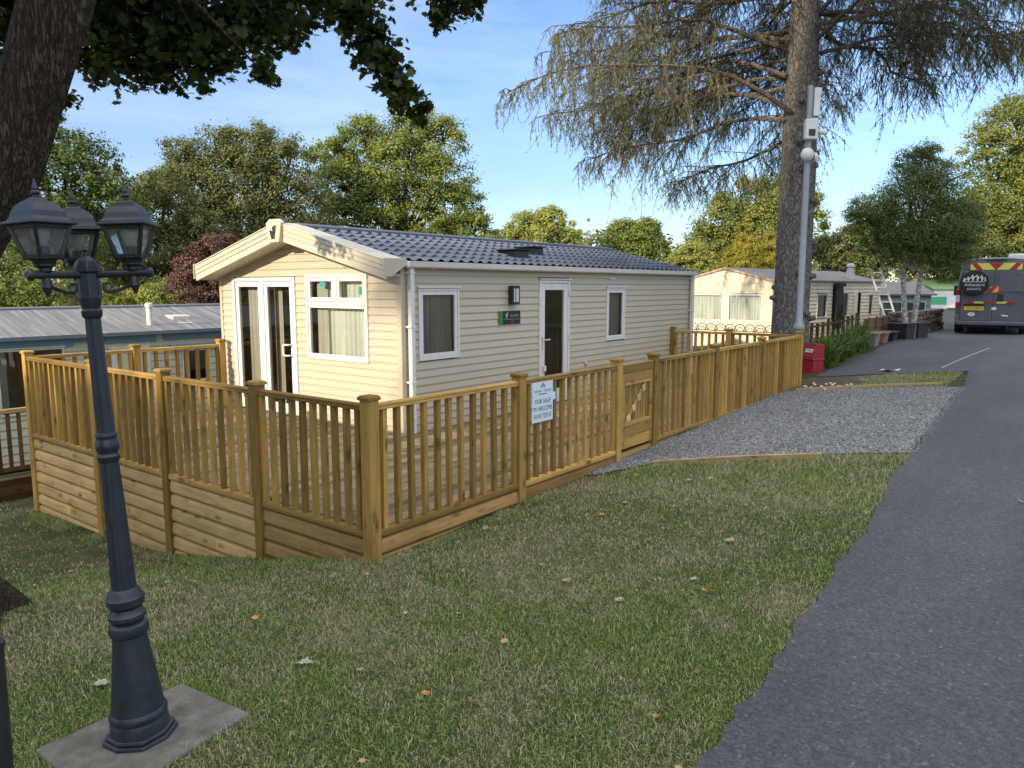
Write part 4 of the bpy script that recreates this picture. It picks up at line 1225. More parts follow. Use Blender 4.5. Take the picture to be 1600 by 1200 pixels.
def lantern(ang):
    ca, sa = math.cos(ang), math.sin(ang)
    d, n = V(ca, sa, 0), V(-sa, ca, 0)
    A = .170
    mb = MB(110)
    mb.tube([d * .04 + V(0, 0, 1.925), d * (A + .05) + V(0, 0, 1.925)], .0155, 10)
    mb.lathe([(.0155, 0), (.022, .002), (.022, .012), (.012, .022)], 10, d * (A + .05) + V(0, 0, 1.925), ax=d)
    pts = []
    for k in range(15):
        q = k / 14; a = q * 1.55 * math.pi
        pts.append(d * (.055 + .05 * q * 2.2 - .018 * math.sin(a)) + V(0, 0, 1.905 - .055 * math.sin(q * math.pi) - .012 * math.cos(a)))
    mb.tube(pts, .0065, 6)
    pts = [d * (.07 + .018 * math.cos(k * .5)) + V(0, 0, 1.872 + .018 * math.sin(k * .5)) for k in range(12)]
    mb.tube(pts, .0055, 6)
    mb.lathe([(.013, 1.912), (.018, 1.902), (.016, 1.888), (.020, 1.878), (.012, 1.862), (.004, 1.845)], 12, d * A)
    arm = mb.build('arm', M_IRON, lp, auto=40)
    o = d * A
    rot = ang + R(45)
    mb = MB(111)
    mb.lathe([(.022, 1.935), (.022, 1.95), (.035, 1.955), (.035, 1.962), (.040, 1.975), (.054, 1.985)], 16, o)
    z0, z1, w0, w1 = 1.985, 2.108, .040, .070
    mb.lathe([(w0 * 1.414 + .008, z0 - .006), (w0 * 1.414 + .012, z0 + .012)], 4, o, rot=ang + R(45))
    mb.lathe([(w1 * 1.414 - .004, z1 - .02), (w1 * 1.414, z1)], 4, o, rot=ang + R(45))
    for k in range(4):
        a = ang + R(45 + 90 * k); e = V(math.cos(a), math.sin(a), 0)
        mb.bar(o + e * w0 * 1.414 + V(0, 0, z0), o + e * w1 * 1.414 + V(0, 0, z1), .015, .012, (-math.sin(a), math.cos(a), 0))
    ln = mb.build('lantern', M_IRON2, lp, bevel=.002)
    mb = MB(112)
    for k in range(4):
        a0, a1 = ang + R(45 + 90 * k), ang + R(135 + 90 * k)
        P = [o + V(math.cos(a), math.sin(a), 0) * w * 1.37 + V(0, 0, z) for a, w, z in ((a0, w0, z0 + .01), (a1, w0, z0 + .01), (a1, w1, z1 - .01), (a0, w1, z1 - .01))]
        mb.add(P, [(0, 1, 2, 3)])
    mb.build('lantern_glass', M_LGL, ln)
    mb = MB(113)
    k2 = 1.414
    mb.lathe([(w1 * k2 + .010, z1 - .006), (w1 * k2 + .028, z1 - .002), (w1 * k2 + .026, z1 + .005), (w1 * k2 + .003, z1 + .012), (.093, z1 + .024), (.086, z1 + .044), (.070, z1 + .066), (.048, z1 + .080), (.036, z1 + .084), (.032, z1 + .090), (.018, z1 + .096)], 4, o, rot=ang + R(45))
    mb.lathe([(.011, z1 + .09), (.010, z1 + .104), (.017, z1 + .108), (.016, z1 + .115), (.009, z1 + .119), (.011, z1 + .126), (.006, z1 + .145), (.002, z1 + .162)], 12, o)
    mb.build('lantern_roof', M_IRON, ln, bevel=.003, seg=2)
    mb = MB(114)
    mb.lathe([(.024, z0 + .005), (.024, z0 + .04)], 12, o); lh = mb.build('lamp_holder', M_IRON2, ln, auto=40)
    mb = MB(115); mb.lathe([(.014, z0 + .04), (.018, z0 + .055), (.030, z0 + .085), (.028, z0 + .105), (.012, z0 + .122)], 14, o); mb.build('bulb', M_LAMP, ln, smooth=True)
base_ang = R(65.0 - 90)       # the direction to the right of the photo
for q in (-20, 100, 220): lantern(base_ang + R(q))

# near black post at the very edge of the lawn
mb = MB(116)
mb.tube([(-2.93, -1.70, -.25), (-2.92, -1.69, .78)], .030, 14); mb.lathe([(.034, 0), (.034, .015), (.02, .03)], 14, (-2.92, -1.69, .775))
tag(mb.build('black_post', M_DARK, None, auto=40), 'thin black metal post standing in the grass left of the lamp post', 'post')

# ------------------------------------------------------------------ camera pole by the spruce
M_GALV = M_paint('galvanised_steel', (.30, .335, .37), 0.5, 0.1, 7, (.2, .2, .2), .25, .5, 0, .25)
M_PLAST = M_paint('white_plastic', (.68, .70, .70), .4, .05)
pz = G(10.36, .13)
pl_ = thing('camera_pole', 'tall grey steel pole with white antennas and cameras in front of the spruce trunk', 'pole', (10.40, .13, pz))
mb = MB(120)
mb.lathe([(.085, -.3), (.085, .98), (.10, 1.0), (.10, 1.06), (.058, 1.16), (.054, 3.2), (.050, 5.25), (.02, 5.27)], 18)
mb.build('shaft', M_GALV, pl_, auto=40)
rt = V(.61, -.79, 0); fwv = V(-.79, -.61, 0)
mb = MB(121); mb.obox(rt * .11 + fwv * .03 + V(0, 0, 4.98), rt * .055, fwv * .03, V(.0, .0, .24)); mb.obox(rt * .10 + V(0, 0, 4.66), rt * .05, fwv * .02, V(0, 0, .06)); mb.build('panel_antenna', M_PLAST, pl_, bevel=.008)
mb = MB(122); mb.obox(fwv * .10 + V(0, 0, 4.50), rt * .11, fwv * .06, V(0, 0, .17)); cb = mb.build('camera_box', M_PLAST, pl_, bevel=.012)
mb = MB(123); mb.obox(fwv * .165 + rt * .0 + V(0, 0, 4.44), rt * .055, fwv * .006, V(0, 0, .055)); mb.build('lens', M_DARK, cb)
mb = MB(124); mb.tube([rt * .12 + fwv * .05 + V(0, 0, 4.48), rt * .26 + fwv * .16 + V(0, 0, 4.43)], .045, 10); mb.tube([rt * .03 + V(0, 0, 4.5), rt * .14 + fwv * .05 + V(0, 0, 4.48)], .015, 6); mb.build('bullet_camera', M_PLAST, pl_, auto=40)
mb = MB(125); mb.lathe([(.012, -.02), (.115, 0), (.12, .02), (.10, .07), (.05, .10), (.01, .105)], 20, fwv * .06 + rt * -.03 + V(0, 0, 4.08), ax=fwv); mb.lathe([(.09, 0), (.08, .05), (.01, .08)], 16, rt * .09 + fwv * .03 + V(0, 0, 4.04), ax=rt); mb.build('dish_antenna', M_PLAST, pl_, auto=40)

# red fire point box
rb = thing('fire_point', 'red fire point box with a white label beside the end of the fence', 'box', (11.95, .30, G(11.95, .30)), R(-28))
rb.scale = (.82, .78, .64)
M_RED = M_paint('fire_red', (.30, .018, .025), .35, .15, 5, (.12, .02, .02), .35)
mb = MB(130)
mb.prism([(-.17, -.20, -.03), (.17, -.20, -.03), (.17, -.20, .43), (-.17, -.20, .43)][::-1], (0, .40, 0)); bx_ = mb.build('lower_box', M_RED, rb, bevel=.015, seg=2)
mb = MB(131); mb.prism([(-.19, -.21, .43), (.17, -.21, .43), (.17, -.21, .88), (-.10, -.21, .92), (-.19, -.21, .50)][::-1], (0, .42, 0)); lid = mb.build('hood', M_RED, rb, bevel=.015, seg=2)
mb = MB(133); mb.box((-.2, -.225, .415), (.18, .225, .445)); mb.build('rim', M_paint('faded_red', (.34, .05, .05), .5, .2), rb, bevel=.008)
mb = MB(132); s0 = V(-.155, -.04, .69); sl = unit(V(.09, 0, .42)); nn = unit(V(-.42, 0, .09))
mb.obox(s0 + nn * .012, V(0, .125, 0), sl * .055, nn * .004); lab = mb.build('label_plate', M_PLAST, lid)
mb = MB(134); mb.text('FIRE', .10, s0 + nn * .018, (0, -1, 0), sl); mb.build('lettering', M_DARK, lid)

# ------------------------------------------------------------------ things in front of the old caravan
M_ALU = M_paint('aluminium', (.55, .57, .58), .35, .06, 8, None, 0, .5, 0, .5)
ld = thing('ladder', 'aluminium ladder leaning against the end of the old cream caravan', 'ladder', (22.95, .95, .45))
mb = MB(140)
p0, p1 = V(0, 0, 0), V(-.28, .62, 1.95)
sd_ = V(.61, -.79, 0) * .17
for s in (-1, 1): mb.bar(p0 + sd_ * s, p1 + sd_ * s, .035, .06)
mb.build('rails', M_ALU, ld, bevel=.004)
for k in range(8):
    c = p0 + (p1 - p0) * (.08 + .12 * k)
    link('rung', MB(141).tube([c - sd_, c + sd_], .016, 8).mesh('rung', M_ALU), ld)

def trough(name, label, cat, x, y, rz, L, W, H, mat, taper=.82, lip=True):
    t_ = thing(name, label, cat, (x, y, G(x, y)), rz)
    mb = MB(145)
    b, a = taper, 1.0
    mb.add([(-L * b / 2, -W * b / 2, 0), (L * b / 2, -W * b / 2, 0), (L * b / 2, W * b / 2, 0), (-L * b / 2, W * b / 2, 0),
            (-L / 2, -W / 2, H), (L / 2, -W / 2, H), (L / 2, W / 2, H), (-L / 2, W / 2, H)],
           [(0, 3, 2, 1), (0, 1, 5, 4), (1, 2, 6, 5), (2, 3, 7, 6), (3, 0, 4, 7), (4, 5, 6, 7)])
    mb.build('tub', mat, t_, bevel=.01)
    if lip:
        mb = MB(146); s = .03
        for (x0, x1, y0, y1) in ((-L / 2 - s, L / 2 + s, -W / 2 - s, -W / 2), (-L / 2 - s, L / 2 + s, W / 2, W / 2 + s), (-L / 2 - s, -L / 2, -W / 2, W / 2), (L / 2, L / 2 + s, -W / 2, W / 2)):
            mb.box((x0, y0, H - .04), (x1, y1, H + .015))
        mb.build('rim', mat, t_, bevel=.006)
    return t_
M_TERR = M_paint('terracotta', (.26, .13, .085), .8, .15, 6, (.16, .13, .10), .4)
M_GREYST = M_paint('grey_trough', (.22, .20, .17), .8, .2, 6, (.1, .11, .07), .4)
M_BLACKT = M_paint('black_tub', (.02, .02, .023), .5, .2, 6)
trough('planter', 'grey stone trough by the clump of long green leaves', 'planter', 17.3, .42, R(3), .75, .4, .36, M_GREYST)
trough('planter', 'terracotta trough between the grey trough and the black tubs', 'planter', 18.5, .45, R(3), .85, .38, .30, M_TERR)
trough('planter', 'low black tub next to the terracotta trough', 'planter', 19.6, .44, R(4), .9, .4, .26, M_BLACKT, .9)
trough('planter', 'tall black tub under the birch, nearer the terracotta trough', 'planter', 20.6, .28, R(-8), .75, .5, .46, M_BLACKT, .92)
trough('planter', 'tall black tub under the birch, nearer the van', 'planter', 21.5, .10, R(-12), .75, .5, .46, M_BLACKT, .92)

# low brick planters and the thin wire fence of the old caravan's garden
M_BRICK = M_paint('brown_planks', (.17, .10, .065), .85, .25, 9, (.10, .09, .06), .3, .3, .3, 0, 0, (1, 1, 6))
mb = MB(150)
for k in range(5): mb.box((18.6, .78 - .01 * (k % 2), G(19, .8) - .05 + .14 * k), (21.3, .88, G(19, .8) + .085 + .14 * k))
for x in (18.6, 19.5, 20.4, 21.2): mb.box((x - .04, .74, G(19, .8) - .1), (x + .04, .77, G(19, .8) + .70))
tag(mb.build('timber_wall', M_BRICK, None, bevel=.008), 'low brown board wall edging the garden of the old cream caravan', 'wall')
wf = thing('wire_fence', 'thin brown post and rail fence in front of the old cream caravan', 'fence', (12.6, .98, G(14, 1)))
for k in range(13):
    link('post', MB(151).box((-.03, -.03, -.2), (.03, .03, .78 + .05 * (k % 3 == 0))).mesh('post', MWO['z']), wf, (.2 + k * .45, .0, G(12.8 + k * .45, .98) - G(14, 1)))
mb = MB(152); mb.bar((.1, 0, .72), (5.8, 0, .80), .05, .045); mb.bar((.1, .01, .35), (5.8, .01, .42), .03, .03); mb.build('rail', MWO['x'], wf)

# stone wall under the birch, towards the van
t = NT('rubble_stone')
vo = t.n.new('ShaderNodeTexVoronoi'); vo.inputs['Scale'].default_value = 1; t.lk(t.coord((5, 5, 8)), vo.inputs['Vector'])
v2 = t.n.new('ShaderNodeTexVoronoi'); v2.feature = 'DISTANCE_TO_EDGE'; v2.inputs['Scale'].default_value = 1; t.lk(t.coord((5, 5, 8)), v2.inputs['Vector'])
c_ = t.ramp(vo.outputs['Color'], [(.1, (.11, .085, .06)), (.5, (.21, .165, .12)), (.9, (.34, .28, .21))])
c_ = t.mix(1.0, c_, t.ramp(v2.outputs['Distance'], [(0, (.3, .3, .3)), (.12, (1, 1, 1))]), 'MULTIPLY')
M_RUBBLE = t.done(t.pbsdf(c_, .95, 0, .2, t.bump(v2.outputs['Distance'], .9, .04)))
mb = MB(155)
sr = random.Random(4)
a, b = V(21.6, .72), V(27.5, .40)
for row in range(5):
    u = 0
    while u < 1:
        w = sr.uniform(.04, .085)
        p = a + (b - a) * min(1, u + w / 2)
        zg = G(p[0], p[1])
        mb.obox((p[0], p[1] + sr.uniform(-.02, .02), zg + .08 + .155 * row), V(b[0] - a[0], b[1] - a[1], 0) * w * .47, V(.01, .17 + sr.uniform(-.02, .02), 0), V(0, 0, sr.uniform(.066, .078)))
        u += w
tag(mb.build('stone_wall', M_RUBBLE, None, bevel=.02), 'low rubble stone wall under the birch leading behind the van', 'wall')

# strappy garden plants (one clump per root)
M_STRAP = M_leaf('strappy_leaf', (.05, .10, .02), (.12, .20, .05), (.30, .27, .10), .3)
def strappy(x, y, n, h, spread, label, seed, mat=None, w=.022):
    rr = np.random.default_rng(seed)
    P, Q = [], []
    z0 = G(x, y)
    for i in range(n):
        az = rr.uniform(0, 6.283); l = h * rr.uniform(.65, 1.15); sp = spread * rr.uniform(.2, 1.0)
        o = np.array([rr.normal(0, .10), rr.normal(0, .10), 0]); d = np.array([math.cos(az), math.sin(az), 0]); s = np.array([-d[1], d[0], 0])
        pts = []
        for k in range(6):
            q = k / 5
            pts.append(o + d * sp * q ** 1.5 + np.array([0, 0, l * (q - .55 * q ** 2.6 * (sp / spread))]))
        for k in range(5):
            w0, w1 = w * (1 - (k / 5) ** 2), w * (1 - ((k + 1) / 5) ** 2)
            P += [pts[k] - s * w0, pts[k] + s * w0, pts[k + 1] + s * w1, pts[k + 1] - s * w1]; Q.append(min(1, rr.beta(1.6, 2.2)))
    o = link('strappy_plant', np_mesh('strappy_plant', np.array(P), 4, Q, mat or M_STRAP), None, (x, y, z0))
    return tag(o, label, 'plant', 'strappy leaved clumps behind the fire point')
for i, (x, y, lab) in enumerate(((12.75, .30, 'clump of long arching green leaves nearest the red fire point box'),
                                 (13.7, .35, 'low clump of long green leaves, second from the red box'),
                                 (14.6, .40, 'dense middle clump of long green leaves beside the lane'),
                                 (15.5, .40, 'clump of long green leaves with straw coloured tips, second from the grey trough'),
                                 (16.3, .45, 'taller clump of long green leaves beside the grey stone trough'))):
    strappy(x, y, 170, .75 if i != 4 else .95, .65, lab, 300 + i)

# scalloped red wire edging before the old caravan
M_REDW = M_paint('pale_red_wire', (.46, .26, .20), .6, .1, 8)
mb = MB(160)
for k in range(14):
    c = V(13.2 + .02 * k, 1.6 + .24 * k, .78)
    mb.tube([c + V(0, .14 * math.cos(R(a)), .16 * math.sin(R(a))) for a in range(0, 181, 20)], .011, 6)
    mb.tube([c + V(0, .08 * math.cos(R(a)), .09 * math.sin(R(a))) for a in range(0, 181, 30)], .008, 6)
for z in (.2, .78): mb.tube([(13.2, 1.45, z), (13.48, 4.9, z)], .012, 6)
for k in range(8): mb.tube([(13.2 + .04 * k, 1.5 + .48 * k, -.2), (13.2 + .04 * k, 1.5 + .48 * k, .80)], .012, 6)
tag(mb.build('wire_edging', M_REDW, None), 'row of pale red wire hoops in front of the old cream caravan', 'edging')

# distant park homes between the birch and the van
def park_home(label, x, y, rz, L, W, E, P, wallm, roofm, z):
    h = thing('static_caravan', label, 'caravan', (x, y, z), rz)
    mb = MB(165)
    wins = [(.7, 1.7, .95, 1.75), (L * .55, L * .55 + 1.0, .95, 1.75)]
    cladding(mb, (0, 0, 0), (0, 1, 0), (-1, 0, 0), 0, P - .05, lambda q: (0, W) if q < E else (min((q - E) / ((P - E) / (W / 2)), W / 2), max(W - (q - E) / ((P - E) / (W / 2)), W / 2)), [(W * .25, W * .75, .95, 1.75)], .16, .015)
    cladding(mb, (0, 0, 0), (1, 0, 0), (0, -1, 0), 0, E, lambda q: (0, L), wins, .16, .015)
    mb.box((0, W - .03, 0), (L, W, E)); mb.box((L - .03, 0, 0), (L, W - .03, E))
    mb.build('wall', wallm, h)
    mb = MB(166); mb.prism([(-.15, q, s) for q, s in ((-.15, E), (-.15, E + .06), (W / 2, P + .05), (W + .15, E + .06), (W + .15, E), (W / 2, P - .04))], (L + .3, 0, 0)); mb.build('roof', roofm, h)
    window(h, (0, 0, 0), (0, 1, 0), (-1, 0, 0), W * .25, W * .75, .95, 1.75, .06, False, [(.02, .98, M_NET, .06)], 167)
    for k, w_ in enumerate(wins): window(h, (0, 0, 0), (1, 0, 0), (0, -1, 0), *w_, .06, False, [(.02, .98, M_NET, .06)], 168 + k)
    return h
M_SAGE = M_paint('sage_cladding', (.20, .30, .25), .6, .08, 3)
park_home('pale green park home half hidden behind the birch', 28.9, 3.2, R(-50), 2.7, 3.0, 2.0, 2.5, M_SAGE, M_OLDR, -.55)
wh = park_home('white park home with a green banner between the birch and the van', 40.2, 2.5, R(-52), 6, 4.0, 2.1, 2.7, M_paint('bright_white_wall', (.72, .73, .72), .5, .04), M_paint('moss_green_roof', (.22, .36, .16), .7, .1), -.45)
bn = thing('banner', 'white banner with a green panel hung on the white park home', 'banner', (38.6, 2.0, G(39, 1.3)), R(38))
mb = MB(170); mb.box((-.02, -.95, .15), (.02, .55, .85)); mb.build('cloth', M_PLAST, bn)
mb = MB(171); mb.box((-.032, -.35, .3), (-.026, .40, .68)); mb.build('green_panel', M_paint('banner_green', (.08, .38, .20), .6, .05), bn)

# ------------------------------------------------------------------ the grey camper van
M_VAN = M_paint('grey_van_paint', (.105, .115, .135), .32, .06, 3, (.15, .14, .12), .15, .5, 0, .1, .4)
M_VRED = M_paint('reflective_red', (.42, .02, .03), .35, .06, 8)
M_VYEL = M_paint('reflective_yellow', (.62, .62, .12), .35, .06, 8)
M_VORA = M_paint('reflective_amber', (.75, .42, .03), .35, .06, 8)
M_TYRE = M_paint('tyre_rubber', (.016, .016, .017), .8, .2, 10)
M_TAILW = M_paint('clear_lamp', (.55, .55, .55), .15, .05)
M_TAILR = M_paint('red_lamp', (.38, .015, .02), .15, .05)
van = thing('camper_van', 'grey camper van with hazard stripes and a covered spare wheel, parked on the lane', 'van', (24.89, -1.52, .26), R(6))
van.scale = (1.05, 1.05, 1.06)
WV, HV = 1.0, 2.30
def vsec(x):
    # half outline (y,z) from sill to roof; narrows toward the roof, hood at the front
    if x < 3.9: H, T = HV, 0
    else: T = (x - 3.9) / 1.5; H = HV - 1.25 * min(1, T * 1.25) - .1 * T
    wr = .86
    P = [(.93, .30), (.985, .45), (1.0, .95), (.992, min(1.25, H - .12)), (.955, .25 + .72 * (H - .25)), (wr + .03, H - .16), (wr - .03, H - .07), (wr - .14, H - .02), (.45, H + .015), (0, H + .03)]
    k = 1 - .09 * max(0, T) ** 2
    return [(y * k, max(z, .3)) for y, z in P]
mb = MB(180)
xs = [.0, .03, .09, .8, 2.0, 3.0, 3.9, 4.1, 4.3, 4.6, 4.9, 5.15, 5.35, 5.42]
vs, n = [], 0
for i, x in enumerate(xs):
    h = vsec(x); full = h + [(-y, z) for y, z in h[-2::-1]]
    sh = {0: .955, 1: .985}.get(i, 1.0); n = len(full)
    cz = 1.2
    vs += [(x + (.05 * max(0, z - 1.0) if i < 3 else 0), y * sh, cz + (z - cz) * (sh * .5 + .5 if i < 2 else 1)) for y, z in full]
fs = [(i * n + k, i * n + k + 1, (i + 1) * n + k + 1, (i + 1) * n + k) for i in range(len(xs) - 1) for k in range(n - 1)]
fs += [((i + 1) * n, i * n, i * n + n - 1, (i + 1) * n + n - 1) for i in range(len(xs) - 1)]
fs += [tuple(range(n)), tuple((len(xs) - 1) * n + k for k in range(n - 1, -1, -1))]
mb.add(vs, fs, .5)
mb.build('body', M_VAN, van, auto=38)
def rx(z): return -.0 + .05 * max(0, z - 1.0)
def rear(mb, pts, o, th=.004):
    """plate on the rear: pts (y,z)"""
    P = [V(rx(z) - o, y, z) for y, z in pts]
    return mb.prism(P, (-th, 0, 0), .5)
for s, nm in ((1, 'rear_door'), (-1, 'rear_door')):
    mb = MB(182)
    y0, y1 = (.035, .86) if s > 0 else (.02, -.90)
    rear(mb, [(y0, .42), (y1, .42), (y1 * 1.005, 1.0), (y1 * .995, 1.35), (y1 * .94, 1.92), (y0, 1.94)], .0, .022)
    d_ = mb.build(nm, M_VAN, van, bevel=.012, seg=2)
    mb = MB(183)
    yy = (.12, .78) if s > 0 else (-.10, -.82)
    rear(mb, [(yy[0], 1.30), (yy[1], 1.30), (yy[1] * .96, 1.86), (yy[0], 1.86)], .0235, .006); mb.build('blank_window', M_VAN, d_, bevel=.01, seg=2)
    if s < 0:
        mb = MB(184); rear(mb, [(-.10, 1.02), (-.24, 1.02), (-.24, 1.24), (-.10, 1.24)], .022, .03); mb.build('handle', M_DARK, d_, bevel=.02, seg=2)
mb = MB(185); rear(mb, [(.80, 1.97), (-.80, 1.97), (-.76, 2.22), (.76, 2.22)], .0, .014); mb.build('roof_header', M_VAN, van, bevel=.012)
# hazard board at the top: alternate slanting stripes
mb = MB(186)
rear(mb, [(.67, 1.96), (-.66, 1.96), (-.66, 2.165), (.67, 2.165)], .015, .004)
hz = mb.build('hazard_board', M_VYEL, van)
mb = MB(187)
for s in (1, -1):
    for a in (.55, .19 - .19) if False else (.56, .17):
        w = .19
        q = [(s * (a), 2.162), (s * (a + w * (.5 if a > .3 else .01)), 2.162), (s * (a + w * .5 - .14), 1.963), (s * (a - .21 + (.0 if a > .3 else 0.03)), 1.963)]
        if a > .3: q = [(s * .655, 2.162), (s * .50, 2.162), (s * .33, 1.963), (s * .50, 1.963)]
        else: q = [(s * .19, 2.162), (0, 2.162), (0, 1.963), (s * .02, 1.963)]
        rear(MB(1), q, .0195, .002).build('red_stripe', M_VRED, hz)
mb = MB(188)
rear(mb, [(.30, 1.28), (-.16, 1.28), (-.19, 1.46), (.20, 1.46)], .024, .004); hb = mb.build('hazard_plate', M_VORA, van)
rear(MB(1), [(.20, 1.285), (.07, 1.285), (-.07, 1.455), (.06, 1.455)], .029, .002).build('red_stripe', M_VRED, hb); rear(MB(1), [(-.06, 1.285), (-.155, 1.285), (-.17, 1.36), (-.12, 1.36)], .029, .002).build('red_stripe', M_VRED, hb)
mb = MB(190); rear(mb, [(.69, .955), (-.58, .955), (-.58, 1.005), (.66, 1.005)], .023, .004); rs = mb.build('reflective_strip', M_VRED, van)
mb = MB(191); rear(mb, [(.50, .95), (.24, .95), (.28, 1.01), (.53, 1.01)], .0275, .002); rear(mb, [(-.06, .95), (-.30, .95), (-.36, 1.01), (-.11, 1.01)], .0275, .002); mb.build('yellow_stripes', M_VYEL, rs)
mb = MB(192)
rear(mb, [(-.83, 1.30), (-.89, 1.30), (-.865, 1.90), (-.80, 1.90)], .024, .003); rear(mb, [(.85, 1.28), (.80, 1.28), (.80, 1.82), (.845, 1.82)], .024, .003); mb.build('yellow_edge_strips', M_VYEL, van)
# spare wheel cover with lettering
mb = MB(193)
c0 = V(rx(1.57) - .02, .54, 1.57)
mb.lathe([(.30, 0), (.375, .03), (.385, .06), (.385, .17), (.37, .20), (.33, .212), (.0, .214)], 40, c0, ax=(-1, 0, 0))
sw = mb.build('spare_wheel', M_TYRE, van, auto=40)
M_LET = M_paint('pale_lettering', (.62, .63, .65), .5, .1, 12)
mb = MB(194)
fx = c0[0] - .2155
def fpt(a, b): return V(fx, .54 - a, 1.57 + b)
pk = [(-.30, .05), (-.27, .16), (-.22, .10), (-.17, .20), (-.12, .13), (-.06, .25), (.0, .17), (.06, .26), (.12, .15), (.18, .24), (.23, .13), (.28, .17), (.30, .05)]
for i in range(len(pk) - 1):
    mid = (pk[i][0] + pk[i + 1][0]) / 2
    if i % 2 == 0: mb.add([fpt(*pk[i]), fpt(pk[i + 1][0], pk[i + 1][1]), fpt(mid + .01, min(pk[i][1], pk[i + 1][1]) - .01)], [(0, 1, 2)])
    else: mb.add([fpt(*pk[i]), fpt(*pk[i + 1]), fpt(mid, .055), fpt(mid - .03, .055)], [(0, 1, 2, 3)])
mb.add([fpt(-.32, .045), fpt(.30, .035), fpt(.26, .02), fpt(-.28, .028)], [(0, 1, 2, 3)])
mb.build('mountain_print', M_LET, sw)
MB(1).text('Adventure', .135, fpt(0, -.06), (0, -1, 0), (0, 0, 1), shear=.35, sx=.92).build('lettering', M_LET, sw); MB(1).text('AWAITS', .10, fpt(0, -.19), (0, -1, 0), (0, 0, 1)).build('lettering', M_LET, sw)
# number plate, stickers, lamps, bumper, wheels, roof vent, mirrors
mb = MB(195); rear(mb, [(.78, .885), (.22, .885), (.22, .93), (.78, .93)], .022, .03); mb.build('plate_light', M_DARK, van, bevel=.006)
mb = MB(196); rear(mb, [(.76, .74), (.24, .74), (.24, .86), (.76, .86)], .0225, .006); npv = mb.build('number_plate', M_paint('plate_yellow', (.75, .50, .04), .4, .04), van)
mb = MB(197); mb.text('CE19 HMH', .10, (-.0305, .49, .80), (0, -1, 0), (0, 0, 1), sx=.9); mb.build('lettering', M_DARK, npv)
mb = MB(198)
for (y, z, a, b) in ((.56, .62, .10, .06), (-.02, .80, .07, .05)):
    mb.prism([(-.0225, y + a * math.cos(k * .5236), z + b * math.sin(k * .5236)) for k in range(12)], (-.002, 0, 0))
mb.prism([(-.0225, -.23, .58), (-.0225, -.40, .56), (-.0225, -.40, .60), (-.0225, -.23, .62)], (-.002, 0, 0))
st = mb.build('stickers', M_PLAST, van)
mb = MB(199); mb.text('UK', .07, (-.0255, .56, .62), (0, -1, 0), (0, 0, 1)); mb.build('lettering', M_DARK, st)
for s in (1, -1):
    mb = MB(200)
    for (z0, z1, m_) in ((.84, .98, 0), (.98, 1.20, 1), (1.20, 1.37, 0)):
        mb.mat = m_; mb.obox((.035, s * .945, (z0 + z1) / 2), (.065, 0, 0), (0, .055, 0), (0, 0, (z1 - z0) / 2 - .003))
    mb.build('tail_light', [M_TAILR, M_TAILW], van, bevel=.01)
mb = MB(201); mb.box((-.10, -.93, .29), (.12, .93, .415)); mb.box((-.06, -.99, .30), (.5, -.90, .60)); mb.box((-.06, .90, .30), (.5, .99, .60)); mb.build('bumper', M_VAN, van, bevel=.03, seg=3)
mb = MB(202); mb.box((.3, -.8, .2), (4.6, .8, .32)); mb.tube([(-.05, -.4, .22), (.6, -.4, .22)], .04, 8); mb.build('underbody', M_DARK, van)
for x in (.95, 4.45):
    for s in (1, -1):
        mb = MB(203); mb.lathe([(.20, -.13), (.31, -.13), (.345, -.09), (.345, .09), (.31, .13), (.20, .13)], 28, (x, s * .87, .345), ax=(0, 1, 0)); wh_ = mb.build('wheel', M_TYRE, van, auto=40)
        mb = MB(204); mb.lathe([(.20, -.10), (.21, .10)], 20, (x, s * .87, .345), ax=(0, 1, 0)); mb.build('rim', M_ALU, wh_, auto=40)
mb = MB(205); mb.box((.5, -.75, 2.29), (1.0, -.30, 2.44)); mb.build('roof_vent', M_PLAST, van, bevel=.03, seg=2)
mb = MB(206); mb.box((-.0, -.28, 2.235), (.05, .28, 2.275)); mb.build('brake_light', M_DARK, van, bevel=.01)
for s in (1, -1):
    mb = MB(207); mb.box((3.75, s * 1.02 - .04, 1.15), (3.85, s * 1.12 + .04, 1.5)); mb.build('mirror', M_DARK, van, bevel=.03, seg=2)
# ------------------------------------------------------------------ trees
BARK_G = M_bark('grey_brown_bark', (.05, .042, .033), (.10, .085, .068), (.17, .15, .125), (5, 5, 1.2), .8)
BARK_M = M_bark('furrowed_bark', (.035, .026, .02), (.085, .066, .05), (.17, .14, .115), (20, 20, 2.6), 1.0, 1.6, 2.6)
BARK_S = M_bark('spruce_bark', (.12, .11, .102), (.215, .20, .188), (.31, .295, .28), (9, 9, 4), .8, 2.0, 1.6)
BARK_B = M_bark('birch_bark', (.16, .15, .14), (.62, .60, .56), (.74, .72, .68), (3, 3, 5), .3)

